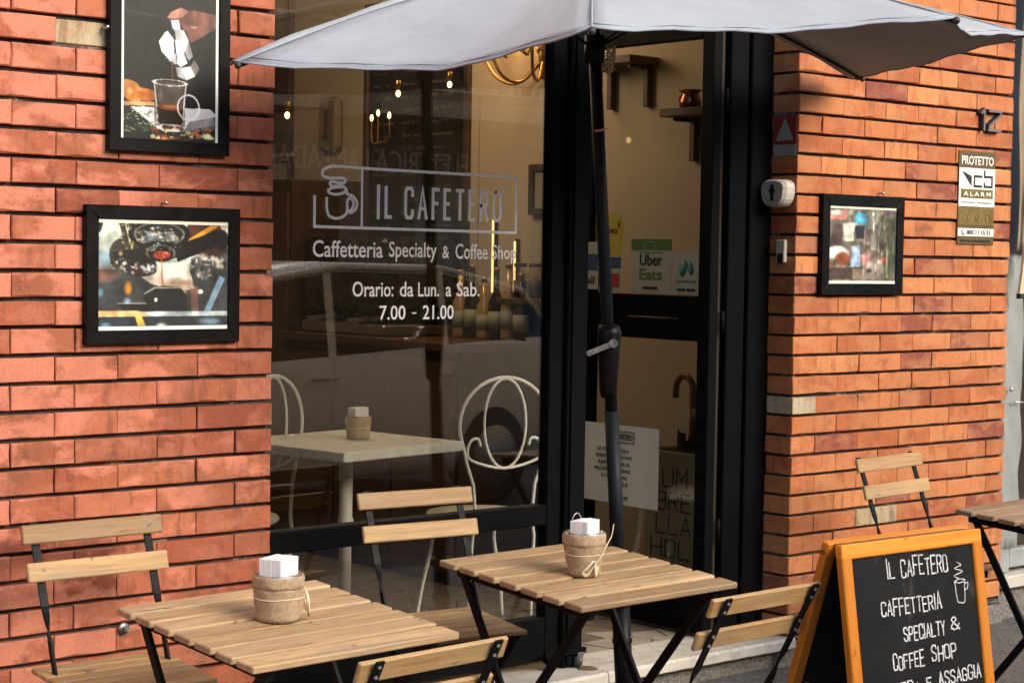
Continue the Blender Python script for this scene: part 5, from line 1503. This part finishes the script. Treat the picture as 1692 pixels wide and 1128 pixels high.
def make_chair(label, group):
    t = thing('folding_chair', label, 'chair', group=group)
    W_ = .3755
    # local: sitter faces -y; back top at y=0
    top = Vector((0, .0, .79)); 
    def P(z):   # long bar line, from the backrest top to the front foot
        return -.36 * (1 - z / .79) + .0
    bs = slat_mesh(W_, .012, .047, M['chair_wood'], .003)
    bolt_me = MB().tube([(0, -.002, 0), (0, .0015, 0)], .0042, 8).mesh('bolt', M['bolt'])
    tilt = math.atan2(.36, .79)
    for z in (.765, .680):
        link(bs, 'back_slat', t, (0, P(z) - .011, z), (-tilt * .75, 0, 0))
    for s in (-1, 1):
        x = s * .150
        g = MB()
        g.bar((x, P(.79) + .0 + .002, .788), (x, P(.60) + .002, .60), .020, .005, (1, 0, 0))
        # twist
        vs = []
        for q in range(7):
            f = q / 6; a = f * PI / 2; z = .60 - f * .07; c = Vector((x, P(z) + .002, z))
            u = Vector((math.cos(a), math.sin(a), 0)); v = Vector((-math.sin(a), math.cos(a), 0))
            for i, j in ((-1, -1), (1, -1), (1, 1), (-1, 1)): vs.append(c + u * i * .009 + v * j * .003)
        fs = []
        for q in range(6):
            for k in range(4):
                fs.append((q * 4 + k, q * 4 + (k + 1) % 4, q * 4 + 4 + (k + 1) % 4, q * 4 + 4 + k))
        g.add(vs, fs)
        g.bar((x, P(.53) + .002, .53), (x, P(0.003), .003), .018, .006, (0, 1, 0))
        g.obj('back_leg', M['black_steel'], t)
        MB().bar((x + s * .009, -.335, .435), (x + s * .009, -.02, .003), .018, .006, (0, 1, 0)).obj('leg', M['black_steel'], t)
        MB().cbox(x - s * .012 - .004, x - s * .012 + .004, -.355, -.075, .415, .437, .001).obj('seat_rail', M['black_steel'], t)
        for z in (.777, .755, .692, .668):
            link(bolt_me, 'bolt', t, (x, P(z) + .0055, z))
    ss = slat_mesh(.355, .040, .013, M['chair_wood'], .0025)
    for i in range(6): link(ss, 'seat_slat', t, (0, -.098 - i * .0475, .4445))
    MB().tube([(-.15, P(.1), .1), (.15, P(.1), .1)], .005, 8).obj('stretcher', M['black_steel'], t)
    return t
CG = 'folding slatted cafe chairs on the pavement'
C1 = make_chair('folding chair against the salmon brick wall behind the left table', CG)
on_ground(C1, .568, -.08, -.03)
C2 = copy_tree(C1); C2['label'] = 'folding chair in front of the window, between the left and middle tables'
on_ground(C2, 1.567, -.089, -.11)
C3 = copy_tree(C1); C3['label'] = 'folding chair against the orange brick pier, behind the chalkboard'
on_ground(C3, 3.492, -.245, .05)
C4 = copy_tree(C1); C4['label'] = 'folding chair at the bottom edge, its back to us at the left table'
on_ground(C4, .604, -1.444, .03 + PI)
C5 = copy_tree(C1); C5['label'] = 'folding chair with its back to us beside the chalkboard'
on_ground(C5, 1.590, -1.423, .01 + PI)

# ---------------------------------------------------------------- chalkboard
bd = thing('chalkboard_sign', 'orange framed a shaped chalkboard sign with chalk menu lettering', 'sign')
BH, BW = .90, .508
lean = math.asin(.20 / BH)
for nm, sgn, yaw_ in (('front_panel', 1, 0), ('back_panel', -1, PI)):
    pnl = link(None, nm, bd, (0, -.019 * sgn, .877), (lean if sgn > 0 else lean, 0, yaw_))
    pnl.rotation_euler = (-lean, 0, 0) if sgn > 0 else (lean, 0, PI)
    if sgn < 0: pnl.rotation_euler = Euler((-lean, 0, PI))
    fwb = .035
    h2 = BW / 2
    # members hang down from the hinge line (local -z), thickness local y
    zr = MB().cbox(-h2, h2, -.011, .011, -fwb, 0, .003).obj('frame_rail', M['orange_wood'], pnl)
    MB().cbox(-h2, -h2 + fwb, -.0108, .0108, -BH, -fwb - .0003, .003)
    for sx in (-1, 1):
        g = MB().cbox(-BH / 2, BH / 2 - fwb / 2, -fwb / 2, fwb / 2, -.0108, .0108, .003)
        o = g.obj('frame_stile', M['orange_wood'], pnl, (sx * (h2 - fwb / 2), 0, -BH / 2 - fwb / 2 + .0), (PI / 2, -PI / 2, 0))
        o.rotation_euler = Matrix(((0, 1, 0), (0, 0, 1), (1, 0, 0))).to_euler()
        o.location = (sx * (h2 - fwb / 2), 0, -BH / 2)
        o.location.z = -BH / 2 - .0003
    MB().cbox(-h2 + fwb, h2 - fwb, -.0108, .0108, -BH + .12, -BH + .165, .003).obj('frame_rail', M['orange_wood'], pnl)
    MB().box(-h2 + fwb - .002, h2 - fwb + .002, -.003, .003, -BH + .162, -fwb + .002).obj('board', M['chalkboard'], pnl)
    if sgn > 0:
        X0 = -h2
        def cw(word, x0, x1, y, h, seed):
            g = MB(); h *= .66; stroke_word(g, word, X0 + x0, X0 + x1, y - h / 2, y + h / 2, .0034, 0, .42, .12, seed)
            g.obj('chalk_writing', M['chalk'], pnl, (0, -.0034, 0), WALL)
        cw('IL CAFETERO', .157, .374, -.072, .064, 1)
        cw('CAFFETTERIA', .125, .338, -.162, .055, 2)
        cw('SPECIALTY', .196, .344, -.228, .049, 3); cw('&', .368, .400, -.220, .046, 4)
        cw('COFFEE', .150, .258, -.291, .052, 5); cw('SHOP', .288, .378, -.285, .055, 6)
        cw('ENTRA', .120, .235, -.358, .046, 7); cw('E', .262, .278, -.352, .040, 8); cw('ASSAGGIA', .306, .462, -.345, .048, 9)
        pass
        g = MB(); cx = X0 + .416; cz_ = lambda L: [(a, -.088 + (b + .09) * .80) for a, b in L]
        ribbon(g, smooth_path(cz_([(cx - .018, -.135), (cx - .014, -.19), (cx - .004, -.197), (cx + .013, -.195), (cx + .018, -.135)]), 4), .0026, 0)
        ribbon(g, smooth_path(cz_([(cx - .020, -.132), (cx, -.126), (cx + .020, -.131), (cx, -.138), (cx - .020, -.132)]), 4), .0024, .0001)
        ribbon(g, smooth_path(cz_([(cx + .018, -.142), (cx + .030, -.140), (cx + .026, -.158), (cx + .016, -.160)]), 4), .0024, .0002)
        ribbon(g, smooth_path(cz_([(cx - .002, -.124), (cx - .018, -.114), (cx + .014, -.104), (cx - .014, -.092), (cx + .010, -.084), (cx - .004, -.074)]), 5), .0022, .0003)
        g.obj('chalk_cup', M['chalk'], pnl, (0, -.0034, 0), WALL)
MB().cbox(-.235, .235, -.016, .016, .868, .8735, .001).obj('hinge', M['brass'], bd)
for sx in (-1, 1): MB().tube([(sx * .215, -.10, .52), (sx * .215, 0, .505), (sx * .215, .10, .52)], .003, 6).obj('stay_chain', M['chrome'], bd)
on_ground(bd, 2.020, -1.452, -.055, .008)

# ================================================================ PARASOL
HB = Vector((2.118, -.255, 2.30))
TIP = {'L': Vector((.892, -.28, 1.922)), 'C': Vector((1.247, -1.2, 1.965)), 'D': Vector((2.122, -1.55, 2.04)), 'E': Vector((3.022, -1.15, 2.112)), 'F': Vector((3.543, -.12, 2.092))}
pu = thing('half_parasol', 'pale grey half round parasol leaning over the tables on a dark pole', 'parasol', (2.276, -.302, gz(2.276, -.302)))
O = pu.location.copy()
def ribpt(T, f):
    p = HB.lerp(T, f)
    p = p + Vector((0, 0, .045 * math.sin(PI * f)))
    return p
def sector(A, B, scal, n=18, m=18, sag=0.012):
    vs = []; fs = []
    for i in range(m + 1):
        f = i / m
        a = ribpt(A, f); b = ribpt(B, f)
        for j in range(n + 1):
            g_ = j / n
            p = a.lerp(b, g_)
            s = 4 * g_ * (1 - g_)
            inw = (HB - p); inw.z = 0
            if inw.length > 1e-6: inw.normalize()
            p = p + inw * scal * s * f ** 3 + Vector((0, 0, -.03 * s * math.sin(PI * f) * f - sag * s * f + .0045 * math.sin(11 * g_ + 5 * f) * f * s + .0022 * math.sin(31 * g_ + 9 * f + 4 * math.sin(6 * f)) * f + .003 * math.sin(17 * f + 6 * g_) * s * (1 - f)))
            vs.append(p - O)
    for i in range(m):
        for j in range(n):
            a = i * (n + 1) + j
            fs.append((a, a + n + 1, a + n + 2, a + 1))
    mb = MB(); mb.add(vs, fs, True)
    return mb
for A, B, sc_ in (('L', 'C', .17), ('C', 'D', .05), ('D', 'E', .07), ('E', 'F', .03)):
    sg_ = .034 if A == 'L' else .012
    o = sector(TIP[A], TIP[B], sc_, sag=sg_).obj('canopy_panel', M['canopy'], pu)
    md = o.modifiers.new('thick', 'SOLIDIFY'); md.thickness = .0012; md.offset = 0
    hem = []
    for j in range(19):
        g_ = j / 18; p = TIP[A].lerp(TIP[B], g_); s = 4 * g_ * (1 - g_); inw = HB - p; inw.z = 0; inw.normalize()
        hem.append(p + inw * sc_ * s + Vector((0, 0, -sg_ * s + .0045 * math.sin(11 * g_ + 5) * s + .0022 * math.sin(31 * g_ + 9 + 4 * math.sin(6)))) - O)
    MB().tube(hem, .003, 5).obj('hem', M['canopy'], pu)
    sm_ = []
    for j in range(19):
        g_ = j / 18; f_ = .975; p = ribpt(TIP[A], f_).lerp(ribpt(TIP[B], f_), g_); s = 4 * g_ * (1 - g_); inw = HB - p; inw.z = 0; inw.normalize()
        sm_.append(p + inw * sc_ * s * f_ ** 3 + Vector((0, 0, -.03 * s * math.sin(PI * f_) * f_ - sg_ * s * f_ + .0045 * math.sin(11 * g_ + 5 * f_) * f_ * s + .0022 * math.sin(31 * g_ + 9 * f_ + 4 * math.sin(6 * f_)) * f_ + .003 * math.sin(17 * f_ + 6 * g_) * s * (1 - f_) + .0012)) - O)
    MB().tube(sm_, .0011, 4).obj('stitch_line', M['seam'], pu)
    MB().tube([ribpt(TIP[A], f) - O + Vector((0, 0, .0015)) for f in [i / 12 for i in range(13)]], .0024, 5).obj('seam', M['canopy'], pu)
# wall side flap folded over the straight edge
for A in ('L', 'F'):
    vs = []; fs = []
    for i in range(15):
        f = i / 14; p = ribpt(TIP[A], f) - O
        wv = .003 * math.sin(i * 1.7)
        vs += [p + Vector((0, -.004, .0015)), p + Vector((0, .026, .010 + wv)), p + Vector((0, .045, -.004 + wv))]
        if i: 
            b = (i - 1) * 3
            fs += [(b, b + 3, b + 4, b + 1), (b + 1, b + 4, b + 5, b + 2)]
    mb = MB(); mb.add(vs, fs, True); o = mb.obj('edge_flap', M['canopy'], pu)
    md = o.modifiers.new('thick', 'SOLIDIFY'); md.thickness = .0012
PT = Vector((2.114, -.258, 2.27)) - O
PB = Vector((0, 0, .0))
def pole_at(z): return PB.lerp(PT, z / PT.z)
RUN = pole_at(2.07)
for k, T in TIP.items():
    pts = [ribpt(T, f) - O + Vector((0, 0, -.009)) for f in [i / 8 for i in range(9)]]
    MB().tube(pts, .0055, 6).obj('rib', M['pole'], pu)
    e = T - O; MB().ball(e + Vector((0, 0, -.006)), .010, 8, 5).obj('rib_tip', M['rubber'], pu)
    q = ribpt(T, .3) - O + Vector((0, 0, -.012))
    MB().tube([RUN, q], .0045, 6).obj('strut', M['pole'], pu)
MB().tube([pole_at(.42), pole_at(1.0)], .0215, 18).obj('lower_pole', M['pole'], pu)
MB().tube([pole_at(1.0), pole_at(2.29)], .0185, 18).obj('upper_pole', M['pole'], pu)
bs = MB(); bs.tube([pole_at(.005), pole_at(.42)], .0275, 18); bs.tube([pole_at(.415), pole_at(.44)], .034, 18); bs.tube([pole_at(.30), pole_at(.31)], .031, 18)
bs.obj('base_sleeve', M['black_frame'], pu)
MB().lathe([(.001, 0), (.24, 0), (.24, .03), (.2, .045), (.05, .05), (.001, .05)], 32).obj('base_plate', M['black_frame'], pu, (0, 0, .002))
MB().lathe([(.02, -.13), (.026, -.115), (.031, -.03), (.034, .03), (.037, .065), (.031, .085), (.022, .09)], 20).obj('crank_housing', M['black_frame'], pu, pole_at(1.17), (0, 0, 0))
c0 = pole_at(1.205)
dv = -cf.copy(); dv.z = 0
dv = Vector((-.62, -.78, 0))
sx = Vector((.78, -.62, 0))
hb_ = c0 + dv * .040
g = MB(); g.tube([c0 + dv * .02 + sx * .012, hb_ + dv * .010 + sx * .012], .013, 14)
a0 = hb_ + sx * .012 + dv * .004; a1 = hb_ - sx * .062 + dv * .010 + Vector((0, 0, -.030))
g.bar(a0, a1, .015, .006, (0, 0, 1)); g.bar(a0 + Vector((0, 0, .006)), a1 + Vector((0, 0, .004)), .004, .011, (0, 0, 1))
g.tube([a1, a1 + dv * .03], .0075, 10)
g.obj('crank_handle', M['steel'], pu)
MB().tube([RUN + Vector((0, 0, -.04)), RUN + Vector((0, 0, .04))], .030, 16).obj('runner', M['black_frame'], pu)
MB().tube([pole_at(2.22), pole_at(2.31)], .034, 16).obj('hub', M['black_frame'], pu)
rr = random.Random(3)
g = MB()
for q in range(7):
    b0 = RUN + Vector((.03, -.02, -.02))
    g.tube(smooth_path([b0 + Vector((rr.uniform(-.02, .03), rr.uniform(-.02, .01), rr.uniform(-.05, .03))) for _ in range(6)], 4), .0022, 5)
g.tube(smooth_path([pole_at(1.83) + Vector((-.024, -.01, 0)), pole_at(1.832) + Vector((0, -.026, .002)), pole_at(1.83) + Vector((.024, -.01, .008))], 4), .003, 6)
g.obj('cord', M['raffia'], pu, kind='stuff')
MB().box(0, .028, -.0004, .0004, 0, .012).obj('care_label', M['card'], pu, Vector((3.02, -.93, 2.118)) - O, (0, 0, -.7))

# ================================================================ RIGHT EDGE SHOP FRONT
rs = thing('neighbour_window', 'grey metal shop window covered in plastic sheet at the right edge', 'window', (4.63, 0, 0))
MB().cbox(.005, .10, .03, .09, .21, 2.55, .004).obj('frame_stile', M['alu'], rs)
MB().cbox(.102, 1.4, .035, .085, .225, .30, .004).obj('bottom_rail', M['alu'], rs)
MB().box(.098, 1.4, .055, .061, .298, 2.5).obj('window_pane', M['glass'], rs)
g = MB(); n = 24; vs = []; fs = []
for i in range(n + 1):
    for j in range(7):
        z = .31 + i * .05; vs.append((.0 + j * .022 + .006 * math.sin(i * .9 + j), .018 - .012 * math.sin(i * 1.3 + j * 2.1) * math.sin(j), z))
for i in range(n):
    for j in range(6): fs.append((i * 7 + j, i * 7 + j + 1, i * 7 + j + 8, i * 7 + j + 7))
g.add(vs, fs, True)
pm, pnt, pp = newmat('cloudy_plastic_sheet')
pp.inputs['Base Color'].default_value = (.42, .44, .41, 1); pp.inputs['Roughness'].default_value = .25; pp.inputs['Alpha'].default_value = .55
o = g.obj('plastic_sheet', pm, rs); md = o.modifiers.new('thick', 'SOLIDIFY'); md.thickness = .0006
MB().ball((.03, -.002, .95), .009, 10, 6).obj('screw', M['steel'], rs)
MB().tube([(.045, .0, .90), (.14, -.01, .895)], .003, 6).obj('wire', M['steel'], rs)
MB().box(.02, 1.4, .4, .45, .2, 2.6).obj('inner_board', M['dark_wood'], rs)
ms = thing('window_sill', 'pale marble sill below the shop window at the right edge', 'sill', (4.632, 0, 0))
MB().cbox(0, 1.6, -.015, .16, .155, .205, .004).obj('sill_slab', M['marble'], ms)
MB().box(.012, 1.6, .02, .3, -.2, .1545).obj('sill_base', M['cement'], ms)
aw = thing('side_awning', 'khaki roller curtain with pale batten at the top right edge', 'awning', (4.632, 0, 0))
g = MB(); vs = []; fs = []
for i in range(30):
    z = 1.50 + i * .04
    for j in range(9): vs.append((.0 + j * .02, -.02 - .008 * math.sin(j * 1.2 + .3 * i) - .01 * (j == 0) , z))
for i in range(29):
    for j in range(8): fs.append((i * 9 + j, i * 9 + j + 1, i * 9 + j + 10, i * 9 + j + 9))
g.add(vs, fs, True); o = g.obj('curtain', M['khaki'], aw); md = o.modifiers.new('thick', 'SOLIDIFY'); md.thickness = .003
MB().bar((.012, -.045, 1.33), (.16, -.06, 2.3), .032, .012, (1, 0, 0)).obj('batten', M['pale_wood'], aw)
MB().cbox(-.004, .034, -.055, -.034, 1.312, 1.332, .002).obj('end_cap', M['ink'], aw)

# ================================================================ STREET BEHIND
ZR = -.359
def car():
    t = thing('parked_car', 'champagne coloured parked car across the pavement, mirrored in the shop window', 'car', (3.4, -6.6, ZR + .0))
    L = 4.3; W2 = .88
    # stations along x: (x, sill z, belt z, half width)
    st = [(0, .45, .62, .66), (.08, .28, .74, .78), (.5, .22, .82, .86), (1.1, .22, .92, .88), (2.2, .22, .97, .88), (3.3, .22, 1.03, .88), (4.0, .26, 1.06, .85), (4.25, .34, 1.0, .78), (4.32, .45, .8, .70)]
    vs = []; fs = []
    for x, zs, zb, hw in st:
        mid = (zs + zb) / 2
        vs += [(x, -hw * .92, zs), (x, -hw, zs + .12), (x, -hw, mid), (x, -hw * .985, zb - .08), (x, -hw * .93, zb), (x, 0, zb + .02), (x, hw * .93, zb), (x, hw * .985, zb - .08), (x, hw, mid), (x, hw, zs + .12), (x, hw * .92, zs)]
    for i in range(len(st) - 1):
        for j in range(10): fs.append((i * 11 + j, i * 11 + j + 1, i * 11 + j + 12, i * 11 + j + 11))
        fs.append((i * 11, i * 11 + 11, i * 11 + 21, i * 11 + 10))
    fs.append(tuple(range(11))[::-1]); fs.append(tuple((len(st) - 1) * 11 + j for j in range(11)))
    g = MB(); g.add(vs, fs, True); g.obj('body', M['car'], t)
    gs = [(1.05, .92, .93, .80), (1.75, .94, 1.46, .66), (2.3, .96, 1.53, .65), (3.2, .98, 1.52, .64), (3.9, 1.0, 1.40, .60), (4.2, 1.02, 1.08, .70)]
    vs = []; fs = []
    for x, z0, z1, hw in gs:
        vs += [(x, -.82, z0), (x, -hw - .02, z1 - .06), (x, -hw + .06, z1), (x, hw - .06, z1), (x, hw + .02, z1 - .06), (x, .82, z0)]
    fr = []; fg = []
    for i in range(len(gs) - 1):
        for j in (1, 2, 3): fr.append((i * 6 + j, i * 6 + j + 1, i * 6 + j + 7, i * 6 + j + 6))
        for j in (0, 4): fg.append((i * 6 + j, i * 6 + j + 1, i * 6 + j + 7, i * 6 + j + 6))
    g = MB(); g.add(vs, fr, True); g.obj('roof', M['car'], t)
    g = MB(); g.add(vs, fg, True); g.obj('side_window', M['car_glass'], t)
    for x in (2.15, 3.1):
        for s in (-1, 1): MB().bar((x, s * .825, .95), (x + .04, s * .675, 1.48), .06, .012, (1, 0, 0)).obj('pillar', M['car'], t)
    for s in (-1, 1):
        MB().tube([(1.1, s * .80, .97), (1.7, s * .69, 1.42), (2.3, s * .675, 1.50), (3.2, s * .665, 1.49), (3.95, s * .63, 1.36), (4.2, s * .72, 1.06)], .022, 8).obj('roof_rail', M['car'], t)
        for x in (1.95, 2.95): MB().tube([(x, s * .885, .84), (x + .02, s * .915, .845), (x + .18, s * .915, .85), (x + .2, s * .885, .85)], .013, 8).obj('door_handle', M['car'], t)
        for x in (.85, 3.5):
            w = MB().lathe([(.1, -.1), (.29, -.1), (.315, -.06), (.315, .06), (.29, .1), (.1, .1)], 28).obj('wheel', M['rubber'], t, (x, s * .80, .315), (PI / 2, 0, 0))
            MB().lathe([(.02, -.105), (.19, -.108), (.2, -.09), (.2, .09), (.19, .108), (.02, .105)], 20).obj('rim', M['chrome'], w)
        MB().cbox(4.12, 4.30, s * .70 - .13, s * .70 + .1, .72, .95, .01).obj('tail_light', M['tail'], t)
        MB().cbox(.02, .18, s * .62 - .12, s * .62 + .12, .58, .70, .01).obj('headlight', M['clear_glass'], t)
    g = MB(); g.add([(3.92, -.58, 1.38), (3.92, .58, 1.38), (4.21, .70, 1.08), (4.21, -.70, 1.08)], [(0, 1, 2, 3)]); g.obj('rear_window', M['car_glass'], t)
    t.scale = (1.03, 1.03, 1.14)
    return t
car()

ob = thing('apartment_building', 'ochre apartment block with balconies across the street', 'building', (0, -15, ZR))
OY = 0
MB().box(-25, 60, -8, 0, 0, 6.6).obj('wall', M['facade'], ob)
MB().box(-25, 60, .001, .06, 0, 3.3).obj('ground_floor', M['facade2'], ob)
for i in range(-6, 16):
    x = i * 3.4
    for f in range(4):
        z = 4.0 + f * 2.9 - .0
        if z > 4.5: continue
        w = MB().cbox(x, x + 1.3, .002, .05, z, z + 1.9, .004).obj('window', M['plaster_white'], ob)
        MB().box(x + .08, x + 1.22, .051, .055, z + .08, z + 1.82).obj('pane', M['car_glass'], w)
    MB().cbox(x - .3, x + 1.9, .062, .1, .2, 2.7, .01).obj('shutter', M['dark_wood'] if i % 2 else M['alu'], ob)
def balcony(x0, x1, z):
    b = MB().cbox(x0, x1, .06, 1.1, z - .22, z, .01).obj('balcony', M['balcony'], ob)
    g = MB(); yy = 1.06
    g.box(x0, x1, yy - .015, yy + .015, z + .12, z + .15); g.box(x0, x1, yy - .015, yy + .015, z + .88, z + .92)
    x = x0 + .1
    while x < x1 - .9:
        # key pattern
        for (a, c, d, e) in ((0, .03, .15, .9), (.03, .32, .34, .37), (.29, .32, .37, .7), (.42, .45, .15, .9), (.45, .7, .62, .65), (.67, .70, .3, .62), (.12, .2, .15, .3), (.55, .6, .15, .3)):
            g.box(x + a, x + c, yy - .012, yy + .012, z + d, z + e)
        x += .8
    g.obj('railing', M['white_iron'], b)
balcony(6, 11.2, 3.75); balcony(12, 17.5, 3.75); balcony(18.5, 26, 3.75); balcony(-4, 4, 3.75)
for t_, x0, x1 in (('ELETTRICA LAMPADARI', 14.2, 10.9), ('LUCE', 18.2, 17.2)):
    text('shop_lettering', t_, 0, 0, x0 - x1, .3, M['whiteplate'], ob, (x0, .075, 2.85), (PI / 2, 0, PI), depth=.02)
